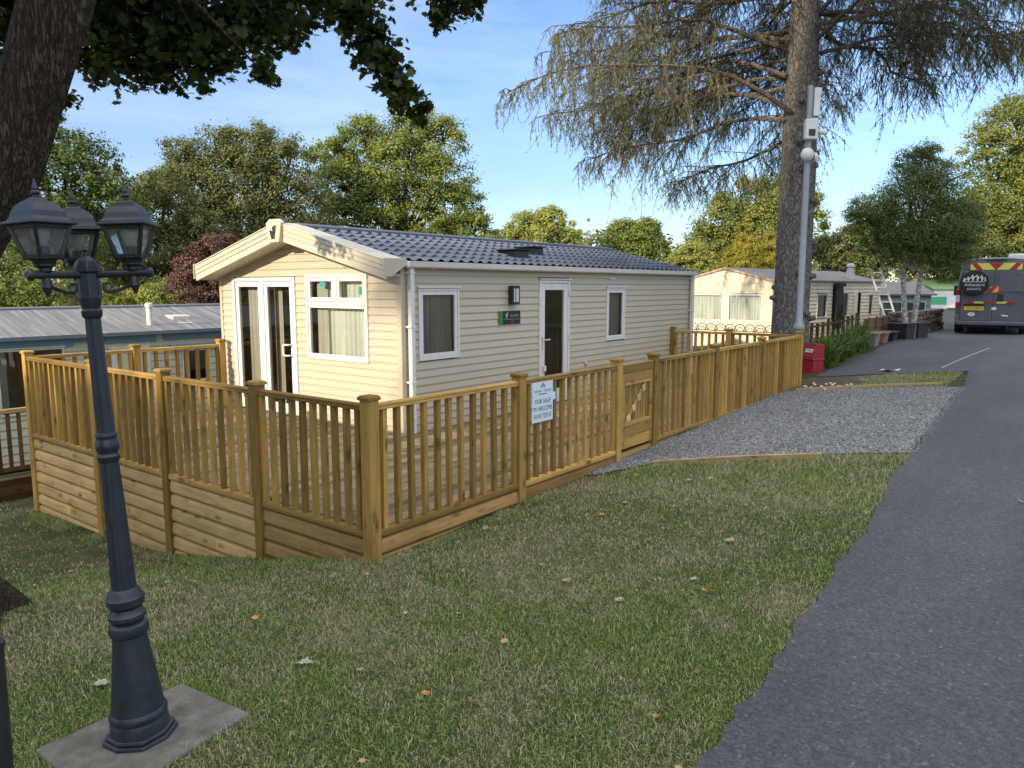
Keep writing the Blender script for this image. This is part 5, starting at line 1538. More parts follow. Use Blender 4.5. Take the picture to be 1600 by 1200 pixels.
def leaf_cloud(lobes, n_clump, per, size, seed, spread=.27, flat=.70, shell=.55, sunny=0.0):
    """leaf quads in clumps through the crown; lobes (x,y,z,r)"""
    g = np.random.default_rng(seed)
    Lb = np.array(lobes, float)
    w = Lb[:, 3] ** 2.2; w /= w.sum()
    idx = g.choice(len(Lb), n_clump, p=w)
    d = g.normal(size=(n_clump, 3)); d /= np.linalg.norm(d, axis=1)[:, None]
    d[:, 2] = np.where(d[:, 2] < -.55, -d[:, 2], d[:, 2])
    rr = Lb[idx, 3] * (shell + (1.06 - shell) * g.random(n_clump) ** .6)
    C = Lb[idx, :3] + d * rr[:, None]
    cs = Lb[idx, 3] * spread * g.uniform(.6, 1.35, n_clump)
    cnt = np.maximum(3, (per * g.uniform(.5, 1.5, n_clump)).astype(int))
    ci = np.repeat(np.arange(n_clump), cnt); N = len(ci)
    off = g.normal(size=(N, 3))
    P = C[ci] + off * cs[ci][:, None] * np.array([1, 1, flat]) * .55
    # leaves of one clump face roughly outward and upward, so each clump shades as a soft mass
    n = off * .55 + d[ci] * .55 + np.array([0, 0, .45]) + g.normal(size=(N, 3)) * .55
    n /= np.linalg.norm(n, axis=1)[:, None] + 1e-9
    a = g.normal(size=(N, 3)); a -= n * (a * n).sum(1)[:, None]; a /= np.linalg.norm(a, axis=1)[:, None] + 1e-9
    b = np.cross(n, a)
    s = size * g.uniform(.6, 1.35, (N, 1))
    Q = np.stack([P - a * s * .5, P + b * s * .33 - a * s * .05, P + a * s * .5, P - b * s * .33 - a * s * .05], 1)
    base = g.random(n_clump)
    rnd = np.clip(base[ci] * .45 + g.random(N) * .55, 0, 1)
    return Q.reshape(-1, 3), rnd, C

def tree(name, label, base, lobes, n_clump, per, size, leafm, barkm, seed, trunk_r=.25, group='trees behind the caravans', kinds='tree', stems=1, twigs=60, **kw):
    g = random.Random(seed)
    bx, by = base
    bz = G(bx, by)
    t_ = thing(name, label, kinds, (bx, by, bz), 0, group)
    L0 = [(x - bx, y - by, z - bz, r) for x, y, z, r in lobes]
    fine = group != 'shelter trees at the lane side'
    Q, rnd, C = leaf_cloud(L0, int(n_clump * (1.0 if fine else 1)), int(per * (2.7 if fine else 1)), size * (.60 if fine else 1), seed, **kw)
    link('crown', np_mesh('crown', Q, 4, rnd, leafm), t_)
    mb = MB(seed)
    lo = min(z - r for _, _, z, r in L0)
    cen = np.mean([l[:3] for l in L0], axis=0)
    fork = V(cen[0] * .35, cen[1] * .35, max(.5, lo * .75 + .25 * cen[2]))
    for k in range(stems):
        off = V(g.uniform(-.16, .16), g.uniform(-.16, .16), 0) * (stems > 1)
        mb.tube([off * .3 + V(0, 0, -.3), off * .5 + V(0, 0, .1), off + fork * .5, off * 1.6 + fork], [trunk_r * 1.35, trunk_r * 1.05, trunk_r * .85, trunk_r * .7], 9)
    for (x, y, z, r) in L0:
        e = V(x, y, z); m = fork + (e - fork) * .5 + V(g.uniform(-.2, .2), g.uniform(-.2, .2), .15) * r
        r0 = min(trunk_r * .55, .075 + .075 * r)
        mb.tube([fork - V(0, 0, .1), m, e, e + V(g.uniform(-.4, .4), g.uniform(-.4, .4), .6) * r], [r0, r0 * .65, r0 * .38, r0 * .12], 6, False)
    for k in range(min(twigs, len(C))):
        c = V(*C[g.randrange(len(C))])
        j = min(range(len(L0)), key=lambda i: np.linalg.norm(V(*L0[i][:3]) - c))
        e = V(*L0[j][:3]); m = e + (c - e) * .5 + V(0, 0, .12 * L0[j][3])
        mb.tube([e, m, c], [.035, .022, .006], 4, False)
    mb.build('trunk', barkm, t_, smooth=True)
    return t_

LF_OLIVE = M_leaf('olive_leaf', (.060, .080, .030), (.130, .150, .055), (.27, .25, .11))
LF_BRIGHT = M_leaf('bright_leaf', (.075, .115, .025), (.185, .235, .050), (.33, .36, .11))
LF_DARK = M_leaf('dark_leaf', (0.038, 0.077, 0.021), (0.088, 0.136, 0.033), (0.158, 0.208, 0.053))
LF_PURP = M_leaf('purple_leaf', (.06, .03, .03), (.12, .06, .058), (.20, .125, .11), .25)
LF_YEL = M_leaf('yellow_leaf', (.17, .18, .03), (.30, .27, .04), (.40, .34, .06))
LF_LIGHT = M_leaf('light_leaf', (0.158, 0.208, 0.053), (0.298, 0.336, 0.090), (0.455, 0.432, 0.150))
LF_GOLD = M_leaf('golden_leaf', (.085, .135, .030), (.19, .225, .055), (.32, .30, .09))
LF_BIRCH = M_leaf('birch_leaf', (0.052, 0.096, 0.030), (0.114, 0.168, 0.051), (0.245, 0.272, 0.090))

tree('dark_tree', 'dark leafy tree rising just right of the near maple trunk', (6.3, 20.1),
     [(6.3, 20.1, 5.3, 1.13), (6.8, 19.4, 5.1, .8), (5.8, 20.5, 4.6, 1.13), (7.1, 18.9, 4.3, .8), (5.9, 20.1, 3.3, 1.32), (5.8, 20.8, 6.3, .85), (4.6, 21.6, 5.0, 1.2), (4.8, 21.3, 3.4, 1.3)], 420, 34, .15, LF_DARK, BARK_G, 501, .22)
tree('hedge_bush', 'glossy dark green bush behind the left end of the blue trimmed caravan', (3.0, 14.2),
     [(2.6, 14.6, 1.7, .75), (3.3, 14.0, 1.65, .6), (3.9, 13.6, 1.45, .55), (2.0, 15.0, 2.0, .8), (2.9, 14.4, .9, .9), (1.2, 15.4, 1.8, .9)], 420, 34, .09, LF_BRIGHT, BARK_G, 502, .10, kinds='bush', shell=.75)
tree('leafy_tree', 'mid green tree between the dark tree and the purple bush', (9.4, 22.4),
     [(9.4, 22.4, 4.2, 1.22), (9.5, 22.0, 2.9, 1.33), (8.7, 22.9, 2.4, 1.11), (10.1, 21.7, 4.9, 1.0), (8.4, 23.4, 2.9, 1.11), (9.9, 21.3, 2.0, .89), (8.8, 22.6, 1.4, .8), (10.8, 21.2, 3.4, 1.1)], 480, 34, .15, LF_OLIVE, BARK_G, 503, .2, shell=.45)
tree('oak_tree', 'broad olive brown oak behind the left half of the tiled roof', (14.0, 23.0),
     [(12.8, 25.1, 6.6, 1.15), (13.6, 24.1, 7.0, 1.15), (14.6, 22.9, 7.15, 1.1), (15.3, 21.9, 6.5, 1.2), (12.8, 24.8, 5.3, 1.35), (14.1, 23.2, 5.6, 1.7), (15.3, 21.6, 5.1, 1.45), (13.1, 24.1, 4.0, 1.4), (14.5, 22.3, 3.8, 1.5), (15.4, 21.0, 3.3, 1.2), (12.2, 25.6, 5.9, .8)], 760, 34, .17, LF_OLIVE, BARK_G, 504, .34, shell=.45, twigs=110)
tree('tall_tree', 'tall bright green tree rising behind the middle of the tiled roof', (20.8, 21.4),
     [(19.1, 23.8, 7.4, 1.1), (20.0, 22.7, 8.2, 1.2), (21.4, 21.1, 8.9, 1.2), (22.2, 19.9, 8.3, 1.15), (19.3, 23.2, 6.2, 1.4), (20.8, 21.4, 6.9, 1.7), (22.0, 19.8, 6.5, 1.4), (22.4, 19.0, 5.2, 1.1), (20.3, 21.8, 5.0, 1.5), (21.5, 20.1, 4.8, 1.35), (22.7, 18.5, 4.2, 1.0), (19.1, 23.1, 4.6, 1.3), (23.2, 17.9, 3.5, .8)], 900, 34, .18, LF_BRIGHT, BARK_G, 505, .36, shell=.5, twigs=130)
tree('purple_bush', 'dark purple leaved bush beside the front corner of the cream caravan', (7.3, 14.8),
     [(7.2, 14.9, 2.3, .55), (7.5, 14.6, 2.7, .48), (7.0, 15.1, 1.7, .55), (7.4, 14.6, 1.8, .55), (7.8, 14.3, 2.8, .4), (7.2, 14.8, 1.1, .6)], 260, 34, .10, LF_PURP, BARK_G, 506, .10, kinds='bush')
tree('round_tree', 'rounded yellow green tree beyond the roof vents', (36.2, 24.3),
     [(35.5, 25.2, 5.4, 1.07), (36.5, 23.9, 5.8, 1.07), (37.1, 23.1, 5.2, .9), (36.1, 24.3, 4.6, 1.44), (34.9, 25.8, 4.6, .9), (37.3, 22.7, 4.4, .62), (36, 24.3, 3.2, 1.3)], 360, 30, .24, LF_LIGHT, BARK_G, 507, .2)
tree('round_tree', 'compact round green tree beyond the far end of the tiled roof', (37.8, 18.6),
     [(37.6, 19.1, 4.6, 1.18), (38.3, 18.2, 4.8, 1.1), (37.8, 18.6, 3.9, 1.45), (37.1, 19.5, 3.9, 1.1), (38.6, 17.6, 3.9, .98), (37.8, 18.6, 2.9, 1.4)], 380, 30, .22, LF_BRIGHT, BARK_G, 508, .2, shell=.75)
tree('tall_tree', 'green tree standing behind the old cream caravan and the spruce trunk', (34.6, 9.8),
     [(33.6, 11.1, 5.0, 1.4), (34.7, 9.9, 5.9, 1.45), (35.7, 8.7, 6.0, 1.45), (36.3, 7.7, 5.2, .97), (34.9, 9.3, 4.3, 1.85), (33.0, 11.6, 3.7, 1.2), (33.8, 10.5, 3.5, 1.6), (36.4, 7.8, 6.3, .65), (35.2, 9.2, 2.6, 1.8)], 620, 32, .21, LF_GOLD, BARK_G, 509, .28, shell=.5)
tree('golden_conifer', 'pointed golden yellow conifer behind the roof of the old cream caravan', (26.2, 7.1),
     [(26.3, 7.2, 4.45, .22), (26.3, 7.2, 4.0, .38), (26.2, 7.1, 3.3, .6), (26.0, 7.2, 2.5, .85), (26.1, 7.1, 1.6, .95)], 420, 32, .10, LF_YEL, BARK_G, 510, .12, shell=.6)
tree('golden_conifer', 'smaller golden conifer half hidden by the spruce trunk', (26.75, 6.3),
     [(26.7, 6.4, 3.7, .26), (26.7, 6.4, 3.2, .45), (26.7, 6.3, 2.4, .72), (26.7, 6.3, 1.5, .8)], 280, 32, .10, LF_YEL, BARK_G, 511, .10, shell=.6)
tree('pale_bush', 'pale green bush left of the golden conifers', (30.4, 11.4),
     [(30.5, 11.4, 3.3, .68), (30.1, 11.9, 2.8, .68), (30.8, 10.9, 2.8, .68), (30.4, 11.4, 1.9, .9), (29.7, 12.4, 2.3, .6)], 260, 30, .14, LF_LIGHT, BARK_G, 512, .10, kinds='bush')
tree('dark_tree', 'dark green tree behind the flue pipe of the old cream caravan', (39.8, 6.2),
     [(38.7, 7.5, 3.5, 1.03), (39.6, 6.4, 3.8, 1.2), (40.4, 5.4, 4.0, 1.3), (41.0, 4.5, 3.3, 1.37), (39.7, 6.1, 2.4, 1.37), (38.8, 7.1, 2.0, 1.03)], 400, 30, .22, LF_OLIVE, BARK_G, 513, .22)
tree('dark_tree', 'dark green tree far along the lane beside the van roof', (43, 2.4),
     [(42.0, 3.1, 2.9, 1.37), (42.8, 2.0, 3.0, 1.3), (43.8, .8, 3.4, 1.5), (43.0, 2, 4.2, 1.3), (45, -1.5, 3.2, 1.6)], 400, 30, .22, LF_OLIVE, BARK_G, 514, .22)
tree('birch_tree', 'birch with pale forked trunks beside the lane near the van', (20.95, .16),
     [(20.2, .8, 3.0, .55), (20.7, .2, 2.7, .6), (21.2, -.5, 2.6, .6), (19.7, 1.3, 3.5, .5), (19.6, 1.3, 3.9, .5), (21.1, -.6, 3.0, .6), (20.57, 0.34, 5.20, 0.50), (20.87, -0.06, 5.40, 0.45), (20.97, -0.36, 4.50, 0.80), (20.47, 0.24, 4.20, 0.90), (20.07, 0.64, 3.50, 0.75), (20.97, -0.66, 3.50, 0.90), (20.47, -0.06, 2.90, 0.95), (19.77, 0.84, 2.90, 0.50), (21.17, -0.86, 2.70, 0.60), (21.47, -1.06, 3.80, 0.42), (19.57, 1.24, 3.40, 0.28)], 1350, 30, .075, LF_BIRCH, BARK_B, 515, .085, kinds='tree', group='trees beside the lane', stems=2, shell=.4, twigs=120, spread=.36)
tree('golden_tree', 'tall golden green tree behind the van at the right edge', (45.2, -.4),
     [(44.5, 1.2, 8.9, 1.37), (45.7, -.1, 10.0, 1.9), (44.7, .5, 6.8, 1.9), (45.7, -.9, 6.1, 1.9), (44.2, .6, 4.6, 1.6), (45.2, -.9, 3.9, 1.6), (46.5, -1.6, 8.2, 1.9), (44.0, 1.2, 5.8, 1.0), (47.5, -3.0, 5.0, 2.2), (47.5, -3, 8, 2.0)], 900, 32, .22, LF_GOLD, BARK_G, 516, .35, group='trees beside the lane', shell=.4, twigs=120)
# low growth that closes the view between and under the crowns
tree('garden_shrub', 'light green shrub low behind the blue trimmed caravan', (8.6, 18.6),
     [(8.2, 19.0, 1.2, .8), (9.0, 18.3, 1.1, .8), (7.5, 19.6, 1.0, .7), (9.8, 17.8, 1.1, .7)], 240, 30, .11, LF_LIGHT, BARK_G, 517, .08, kinds='bush')
for i, (x, y, z, r, lab) in enumerate(((13.0, 20.5, 1.5, 1.7, 'shrub in the shade under the left side of the broad oak'), (16.5, 19.0, 1.6, 1.7, 'shrub between the broad oak and the tall bright tree'),
                                       (21.0, 18.0, 1.7, 1.6, 'shrub under the tall bright green tree'), (29, 15, 1.6, 1.7, 'shrub beyond the far end of the tiled roof'))):
    tree('undergrowth_shrub', lab, (x, y), [(x, y, z, r), (x - 1.1, y + .9, z - .2, r * .8), (x + 1.1, y - .9, z - .3, r * .8), (x, y, z - 1.2, r)], 300, 30, .17, LF_OLIVE, BARK_G, 520 + i, .08, kinds='bush')

# far belt of woodland at the horizon
g = np.random.default_rng(77)
fl_ = []
for k in range(90):
    a = R(-30 + 150 * k / 89) 
    d_ = 75 + 18 * math.sin(k * 1.7) + 8 * g.random()
    x, y = -3.6 + d_ * math.cos(a), -4.1 + d_ * math.sin(a)
    fl_.append((x, y, G(min(x, 80), min(y, 80)) + 1.0 + 2.4 * g.random(), 3.0 + 1.6 * g.random()))
Q, rnd, _ = leaf_cloud(fl_, 2600, 16, .55, 78, shell=.7)
tag(link('woodland', np_mesh('woodland', Q, 4, rnd, LF_OLIVE)), kind='stuff')

# ------------------------------------------------------------------ the big spruce
sx, sy = 12.42, .92
sz = G(sx, sy)
sp = thing('spruce_tree', 'tall spruce with a thick bare trunk and drooping brown green branches', 'tree', (sx, sy, sz))
g = np.random.default_rng(9)
H = 15.0
mb = MB(600)
zz = [-.3, 0, .25, .6, 1.2, 2.5, 4, 6, 8, 11, H]
rr_ = [.56, .50, .435, .39, .37, .355, .335, .30, .26, .17, .03]
nn = 26
vs, fs = [], []
HH = np.arange(-.3, H, .12)
for i, z in enumerate(HH):
    r = np.interp(z, zz, rr_)
    for k in range(nn):
        a = 2 * math.pi * k / nn
        vs.append((math.cos(a) * r * (1 + .035 * math.sin(3 * a + z * 1.1) + .02 * math.sin(7 * a - z * 2.3)), math.sin(a) * r * (1 + .035 * math.sin(2 * a + z * .9) + .02 * math.sin(9 * a + z * 3)), z))
for i in range(len(HH) - 1):
    for k in range(nn):
        a, b = i * nn + k, i * nn + (k + 1) % nn
        fs.append((a, b, b + nn, a + nn))
mb.add(vs, fs, .5)
# sawn branch stubs and knots
for k in range(26):
    z = g.uniform(1.0, 6.0); a = g.uniform(0, 6.28) if k > 12 else R(200 + 12 * k); r = np.interp(z, zz, rr_)
    d = V(math.cos(a), math.sin(a), .12)
    mb.tube([d * (r - .06) + V(0, 0, z), d * (r + .02) + V(0, 0, z), d * (r + g.uniform(.05, .13)) + V(0, 0, z)], [.085, .06, .042], 9)
mb.build('trunk', BARK_S, sp, smooth=True)
LF_SPR = M_leaf('spruce_needles', (.078, .082, .054), (.145, .146, .094), (.27, .24, .145), .3)
LF_SPG = M_leaf('green_spruce_needles', (.075, .095, .050), (.150, .168, .078), (.26, .25, .12), .3)
bm = MB(601)
TW, TR, GN, GR = [], [], [], []
def needles(A, B, n, ln, wd, green):
    t = g.random(n)
    P = A + (B - A) * t[:, None]
    d = unit(B - A)[None] * .7 + g.normal(size=(n, 3)) * .42; d[:, 2] -= .35
    d /= np.linalg.norm(d, axis=1)[:, None]
    s = np.cross(d, g.normal(size=(n, 3))); s /= np.linalg.norm(s, axis=1)[:, None]
    l = ln * g.uniform(.6, 1.3, (n, 1))
    q = np.stack([P - s * wd * .3, P + s * wd * .3, P + d * l * .6 + s * wd * .5, P + d * l], 1)
    (GN if green else TW).append(q.reshape(-1, 3)); (GR if green else TR).append(g.random(n))
z = 4.9; wi = 0
while z < 13.5:
    vis = z < 8.8
    nb = 7 if vis else 6
    for k in range(nb):
        az = 2 * math.pi * (k + g.uniform(-.25, .25)) / nb + wi * .61
        if z < 10 and abs((math.degrees(az) - 197 + 180) % 360 - 180) < 44: continue
        if z < 6.3 and abs((math.degrees(az) - 318 + 180) % 360 - 180) < 62: continue
        Lb = (6.0 - max(0, z - 4.4) * .36) * g.uniform(.78, 1.08)
        if z < 5.3: Lb *= .86
        zb = z + g.uniform(-.22, .22)
        d = V(math.cos(az), math.sin(az), 0); sd_ = V(-d[1], d[0], 0)
        rise = g.uniform(-.02, .16) * Lb if z > 5 else g.uniform(-.05, .05) * Lb
        pts = [d * (.25 + Lb * q) + sd_ * (.30 * math.sin(q * 3 + az * 5) + .06 * math.sin(q * 14 + az * 3)) + V(0, 0, .07 * math.sin(q * 11 + az * 7)) + V(0, 0, zb + rise * math.sin(q * 2.6) - .11 * Lb * q ** 1.7 + .10 * Lb * max(0, q - .7)) for q in np.linspace(0, 1, 9)]
        bm.tube(pts, list(np.linspace(.042, .007, 9) * (1 + .2 * g.random())), 6, False)
        pts = np.array(pts)
        nl = (44 if vis else 16)
        for j in range(nl):
            q = .22 + .78 * (j + g.random()) / nl
            i0 = min(7, int(q * 8)); f = q * 8 - i0
            A = pts[i0] + (pts[i0 + 1] - pts[i0]) * f
            side = 1 if j % 2 else -1
            ll = (.35 + 1.15 * math.sin(min(1, q * 1.15) * math.pi * .85 + .25)) * g.uniform(.55, 1.15) * (.85 if q > .9 else 1)
            dr = unit(sd_ * side * g.uniform(.35, 1.0) + d * g.uniform(.3, .9) + V(0, 0, g.uniform(-.6, .15)))
            B = A + dr * ll * .55; Cc = B + unit(dr + V(g.normal(0, .25), g.normal(0, .25), -.55)) * ll * .5
            bm.tube([A, B, Cc], [.012, .007, .003], 3, False)
            gr = (q > .5 and g.random() < .6) or g.random() < .15
            if vis:
                needles(A + (B - A) * .25, B, int(12 * ll) + 2, .095, .016, gr and q > .7); needles(B, Cc, int(16 * ll) + 4, .10, .016, gr)
            else:
                needles(A, Cc, int(14 * ll) + 4, .20, .06, gr)
            # hanging twiglets
            for h in range(7 if vis else 2):
                s0 = A + (B - A) * g.uniform(.2, 1.0) if h < 2 else B + (Cc - B) * g.uniform(.1, 1)
                hl = g.uniform(.15, .80)
                e = s0 + V(g.normal(0, .30) * hl, g.normal(0, .30) * hl, -hl * g.uniform(.55, 1.0))
                bm.tube([s0, e], [.005, .002], 3, False)
                needles(s0, e, int(18 * hl) + 3, .085 if vis else .16, .015 if vis else .05, gr)
    z += .40 if vis else .55; wi += 1
bm.build('branches', M_bark('twig_bark', (.08, .068, .058), (.14, .12, .10), (.21, .185, .16), (6, 6, 6), .3), sp)
link('needles', np_mesh('needles', np.concatenate(TW), 4, np.concatenate(TR), LF_SPR), sp)
link('green_needles', np_mesh('green_needles', np.concatenate(GN), 4, np.concatenate(GR), LF_SPG), sp)

# ------------------------------------------------------------------ the near maple
mx_, my_ = -2.34, 1.23
mp = thing('maple_tree', 'big dark maple with a leaning furrowed trunk at the left edge of the picture', 'tree', (mx_, my_, G(mx_, my_)))
mz = G(mx_, my_)
path = [(-2.50, 1.42, -.45), (-2.50, 1.41, -.21), (-2.48, 1.42, -.05), (-2.44, 1.43, .15), (-2.39, 1.44, .5), (-2.33, 1.46, .84), (-2.24, 1.44, 1.37), (-2.08, 1.34, 1.94), (-1.85, 1.16, 2.40), (-1.68, 1.04, 2.94), (-1.53, .96, 3.47), (-1.40, .90, 3.97), (-1.3, 1.0, 5.0), (-1.2, 1.2, 6.5)]
prad = [.66, .53, .43, .36, .31, .275, .245, .22, .198, .186, .195, .19, .16, .08]
mb = MB(700)
n = 40
PP = np.array(path) - np.array([mx_, my_, mz])
tt = np.linspace(0, len(path) - 1, 120)
vs, fs = [], []
for i, t_ in enumerate(tt):
    c = np.array([np.interp(t_, range(len(path)), PP[:, q]) for q in range(3)]); r = np.interp(t_, range(len(path)), prad)
    fl = max(0, 1 - t_ / 3.5)
    for k in range(n):
        a = 2 * math.pi * k / n
        w = 1 + .05 * math.sin(5 * a + c[2] * 1.7) + .03 * math.sin(11 * a + c[2] * 2.9) + .025 * math.sin(17 * a - c[2] * 5) + fl * (.16 * math.sin(5 * a + .6) + .08 * math.sin(8 * a))
        vs.append((c[0] + math.cos(a) * r * w, c[1] + math.sin(a) * r * w, c[2]))
for i in range(len(tt) - 1):
    for k in range(n):
        a, b = i * n + k, i * n + (k + 1) % n
        fs.append((a, b, b + n, a + n))
mb.add(vs, fs, .5)
LOB = [(-1.31, 3.25, 3.98, .41), (-1.0, 2.9, 4.18, .41), (-.68, 2.78, 4.05, .37), (-.64, 2.01, 3.80, .38), (-.54, 1.54, 3.76, .36), (-.43, 1.86, 3.58, .22), (-.09, 1.66, 3.87, .36), (-.3, 1.35, 3.50, .18), (.29, 1.53, 4.05, .30), (-.13, .95, 3.40, .10), (.24, 1.21, 3.80, .14), (-1.0, 3.6, 3.61, .20), (-.57, 2.54, 3.58, .16), (-.68, 2.97, 3.38, .08), (.63, 1.46, 4.23, .20), (.74, .97, 4.10, .17), (.81, .82, 3.86, .13), (.86, .71, 3.65, .13), (.91, .61, 3.48, .12), (.98, .49, 3.31, .09), (1.03, .41, 3.22, .05), (1.56, .61, 4.33, .20), (1.71, .41, 4.30, .12), (1.51, .64, 4.13, .10),
       (-.56, 2.47, 4.84, .67), (.29, 1.73, 4.99, .66), (1.23, 1.04, 5.09, .58), (-1.17, 3.29, 4.99, .62),
       (-1.4, 1.6, 5.6, 1.0), (-2.4, .6, 5.3, 1.0), (-3.0, 2.0, 5.0, 1.0), (-2.6, -.6, 5.2, .9), (-.3, 1.0, 6.0, 1.0), (-1.8, 3.0, 6.0, 1.0), (-3.6, .6, 4.8, .9), (-1.4, 1.4, 7.0, 1.1)]
gm = random.Random(3)
fork = V(*PP[11])
for (x, y, z, r) in LOB:
    if .6 < x < 1.8 and z < 4.4: continue
    e = V(x - mx_, y - my_, z - mz); s = fork + V(0, 0, gm.uniform(-.35, .9)) if z > 4.6 else fork + V(0, 0, gm.uniform(-.3, .25))
    m1 = s + (e - s) * .4 + V(gm.uniform(-.1, .1), gm.uniform(-.1, .1), .22); m2 = s + (e - s) * .75 + V(gm.uniform(-.08, .08), gm.uniform(-.08, .08), .12)
    mb.tube([s, m1, m2, e], [.042, .026, .014, .005], 7, False)
# main limb that carries the hanging spray
mb.tube([fork + V(0, 0, -.1), V(-.3 - mx_, 1.2 - my_, 4.45 - mz), V(.5 - mx_, 1.0 - my_, 4.35 - mz), V(.78 - mx_, .88 - my_, 4.0 - mz), V(.92 - mx_, .6 - my_, 3.5 - mz), V(1.03 - mx_, .41 - my_, 3.22 - mz)], [.06, .042, .030, .018, .010, .003], 8, False)
mb.build('trunk', BARK_M, mp, smooth=True)
# five lobed leaves
out2 = np.array([(0, -.46), (.13, -.30), (.40, -.30), (.30, -.10), (.50, .10), (.27, .12), (.26, .30), (.11, .24), (0, .54), (-.11, .24), (-.26, .30), (-.27, .12), (-.50, .10), (-.30, -.10), (-.40, -.30), (-.13, -.30)], float)
def maple_leaves(lobes, per_area, size, seed, mn=8):
    g = np.random.default_rng(seed)
    P, R_ = [], []
    for (x, y, z, r) in lobes:
        n = int(max(mn, per_area * r ** 2.1))
        d = g.normal(size=(n, 3)); d /= np.linalg.norm(d, axis=1)[:, None]
        # leaves hang in small sprays, not on a ball
        k = max(3, n // 9); cc = g.normal(size=(k, 3)); cc /= np.linalg.norm(cc, axis=1)[:, None]; cc *= r * g.uniform(.25, 1.12, (k, 1))
        p = cc[g.integers(0, k, n)] + d * (.04 + .26 * r) * g.random((n, 1)) ** .6
        P.append(p + np.array([x, y, z])); R_.append(g.random(n))
    P = np.concatenate(P); R_ = np.concatenate(R_); N = len(P)
    nrm = g.normal(size=(N, 3)) * .75 + np.array([0, 0, .8]); nrm /= np.linalg.norm(nrm, axis=1)[:, None]
    tip = g.normal(size=(N, 3)) * .7 + np.array([.15, -.15, -.75]); tip -= nrm * (tip * nrm).sum(1)[:, None]; tip /= np.linalg.norm(tip, axis=1)[:, None]
    sdv = np.cross(tip, nrm)
    s = size * g.uniform(.6, 1.25, (N, 1, 1))
    cup = .22 * (out2[:, 0] ** 2)[None, :, None]
    Q = P[:, None] + (out2[None, :, 0:1] * sdv[:, None] + out2[None, :, 1:2] * tip[:, None] - cup * nrm[:, None]) * s
    # fan: centre plus neighbours
    c = P[:, None] + 0 * Q[:, :1]
    Qn = np.roll(Q, -1, axis=1)
    T = np.stack([np.repeat(c, 16, 1), Q, Qn], 2)
    return T.reshape(-1, 3), np.repeat(R_, 16)
LF_MAP = M_leaf('maple_leaf', (.018, .036, .012), (.036, .066, .018), (.075, .11, .025), .30)
T, rr2 = maple_leaves([(x - mx_, y - my_, z - mz, r * (1.45 if 14 <= i_ <= 20 else 1.1)) for i_, (x, y, z, r) in enumerate(LOB[:28])], 10500, .078, 31, 60)
T2, rr3 = maple_leaves([(x - mx_, y - my_, z - mz, r) for x, y, z, r in LOB[28:]], 560, .16, 32)
link('crown', np_mesh('crown', np.concatenate([T, T2]), 3, np.concatenate([rr2, rr3]), LF_MAP), mp)

# ------------------------------------------------------------------ unseen trees and hedge behind the camera, placed and sized to shade the plot
def conifer(x, y, h, w, label, seed, name='shelter_conifer', n=700):
    z0 = G(x, y)
    lob = [(x, y, z0 + h * (.06 + .9 * k / 9), w * (1 - .8 * (k / 9) ** 4) * .95 + .2) for k in range(10)]
    t_ = tree(name, label, (x, y), lob, n, 16, .42, LF_DARK, BARK_G, seed, .3, group='shelter trees at the lane side', twigs=4, shell=.6)
    mb = MB(seed)
    mb.lathe([(w * .62, .2), (w * .80, h * .12), (w * .84, h * .4), (w * .82, h * .68), (w * .6, h * .88), (.05, h * .98)], 10)
    mb.build('sun_block_core', BARK_G, t_)  # solid core added inside the crown so no sunlight leaks through
for i, (y, h) in enumerate(((1.15, 31), (-2.6, 29), (-6.6, 27), (-10.2, 28), (-14, 23), (-18, 23))):
    conifer(-38 - .6 * (i % 2), y, h, 2.7, ('first', 'second', 'third', 'fourth', 'fifth', 'sixth')[i] + ' tall dark conifer behind the camera, counted from the hedge', 800 + i)
hz_ = thing('garden_hedge', 'long dense evergreen hedge far left of the lamp post, outside the view', 'hedge', (-32, 6.4, G(-32, 6.4)))
lob = []
for k in range(15):
    y = 3.2 + .5 * k
    for z in (.8, 2.6, 4.4, 6.2, 8.0, 9.8, 11.75 + .3 * math.sin(k * 1.9)): lob.append((0, y - 6.4, z, 1.05))
Q, rnd, _ = leaf_cloud(lob, 3200, 14, .30, 850, shell=.7)
link('foliage', np_mesh('foliage', Q, 4, rnd, LF_DARK), hz_)
mb = MB(851); mb.box((-.55, -3.3, -.2), (.55, 3.9, 11.85)); mb.build('sun_block_core', BARK_G, hz_)  # solid box added within the hedge to stop sunlight passing

# ------------------------------------------------------------------ fallen leaves
LF_FALL = {k: M_paint('fallen_' + k, c, .7, .25, 40) for k, c in (('orange', (.48, .24, .05)), ('tan', (.34, .24, .14)), ('pale', (.33, .34, .25)), ('brown', (.20, .12, .06)), ('green', (.12, .20, .05)))}
def fallen(x, y, s, m, seed, label=None):
    g = random.Random(seed)
    mb = MB(seed)
    a = g.uniform(0, 6.28); ca, sa = math.cos(a), math.sin(a)
    cx_, cy_ = g.uniform(-.5, .5), g.uniform(-.5, .5)
    s *= .60
    pts = [(0, 0, 0)] + [(p[0] * s * (.75 + .5 * g.random()), p[1] * s * (.75 + .5 * g.random()), s * (.35 * (p[0] * cx_ + p[1] * cy_) + .55 * (p[0] ** 2) * g.uniform(.6, 1.1))) for p in out2]
    z = G(x, y) + .022
    mb.add([(p[0] * ca - p[1] * sa, p[0] * sa + p[1] * ca, p[2]) for p in pts], [(0, i, i % 16 + 1) for i in range(1, 17)])
    mb.bar((0, 0, .002), (.0, -.6 * s, .01), .004, .004)
    o = mb.build('fallen_leaf', LF_FALL[m], None, loc=(x, y, z))
    if label: tag(o, label, 'leaf', 'fallen leaves on the lawn')
    return mb, (x, y, z)
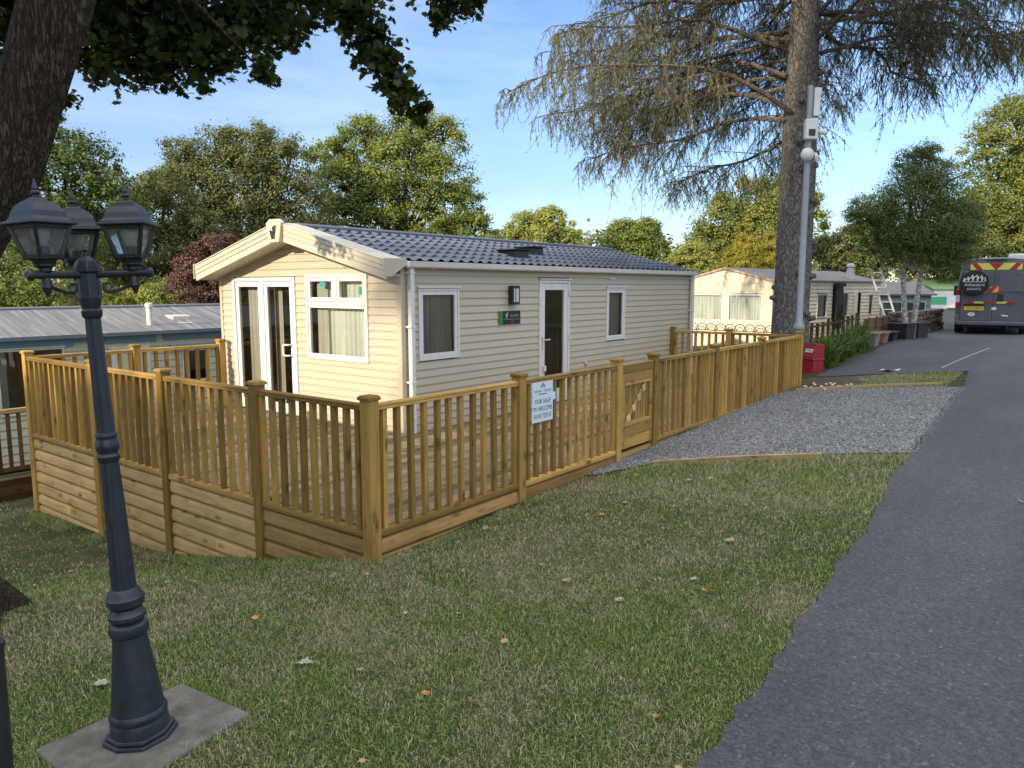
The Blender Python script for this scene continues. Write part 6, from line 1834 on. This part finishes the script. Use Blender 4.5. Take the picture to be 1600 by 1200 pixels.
for i, (x, y, s, m, lab) in enumerate((
    (-1.39, -1.91, .075, 'orange', 'bright orange fallen leaf on the lawn, nearest the lamp slab'),
    (.06, -1.69, .11, 'tan', 'curled tan fallen leaf in the middle of the lawn'),
    (-.08, -2.13, .10, 'pale', 'pale silvery fallen leaf in the middle of the lawn'),
    (1.17, -2.28, .14, 'tan', 'large tan fallen leaf in the upper lawn towards the lane'),
    (-.65, -2.86, .06, 'brown', 'small brown fallen leaf near the edge of the lane'),
    (.26, -2.49, .065, 'orange', 'amber fallen leaf between the pale leaf and the lane'),
    (.90, -.34, .12, 'tan', 'tan fallen leaf close to the foot of the balustrade'),
    (3.01, -3.80, .12, 'tan', 'tan fallen leaf lying on the tarmac'),
    (-1.45, -1.14, .15, 'pale', 'pale crumpled leaf between the slab and the corner post'),
    (-2.13, -.43, .14, 'pale', 'pale grey leaf in the shade behind the concrete slab'),
    (-1.08, -2.87, .05, 'orange', 'small yellow orange leaf by the near edge of the lane'),
    (-1.35, -2.15, .08, 'brown', 'brown curled leaf low in the foreground lawn'))):
    fallen(x, y, s, m, 900 + i, lab)
g = random.Random(44)
LIT = MB(950)
for k in range(150):
    x = g.uniform(-4, 9.5); y = g.uniform(-3.2, -.15) if x > 0 else g.uniform(-3.2, 4.5)
    if not bool(lawn_ok(np.array([x]), np.array([y]))[0]): continue
    if g.random() < .35: y = min(y, -.12 - .25 * g.random()) if x > 0 else y
    s = g.uniform(.02, .06); a = g.uniform(0, 6.28); ca, sa = math.cos(a), math.sin(a); z = G(x, y) + .02
    LIT.mat = g.choice((0, 1, 1, 2, 3))
    pts = [(0, 0, 0)] + [(p[0] * s, p[1] * s, .5 * s * p[0] ** 2 + .2 * s * p[1]) for p in out2]
    LIT.add([(x + p[0] * ca - p[1] * sa, y + p[0] * sa + p[1] * ca, z + p[2]) for p in pts], [(0, i, i % 16 + 1) for i in range(1, 17)])
tag(LIT.build('leaf_litter', [LF_FALL[k] for k in ('orange', 'tan', 'brown', 'pale')]), kind='stuff')
# white pebbles and a scrap of paper on the soil by the pole
mb = MB(960)
for k in range(16):
    x, y = 10.0 + g.gauss(0, .25), -.55 + g.gauss(0, .25)
    mb.lathe([(.012, -.01), (.03, .008), (.022, .022), (.004, .028)], 7, (x, y, G(x, y) + .012), rot=g.random())
tag(mb.build('pebbles', M_paint('white_pebble', (.6, .6, .57), .7, .1), smooth=True), kind='stuff')
mb = MB(961)
px_, py_ = 11.9, -.95
mb.grid(lambda u, v: (px_ + .34 * u, py_ - .22 * v - .1 * u, G(px_, py_) + .045 + .03 * math.sin(u * 5 + v * 3)), 6, 4, .5)
tag(mb.build('paper_scrap', M_PLAST, smooth=True), 'crumpled white scrap of paper on the lane edge past the gravel bay', 'litter')
bpy.context.view_layer.update()
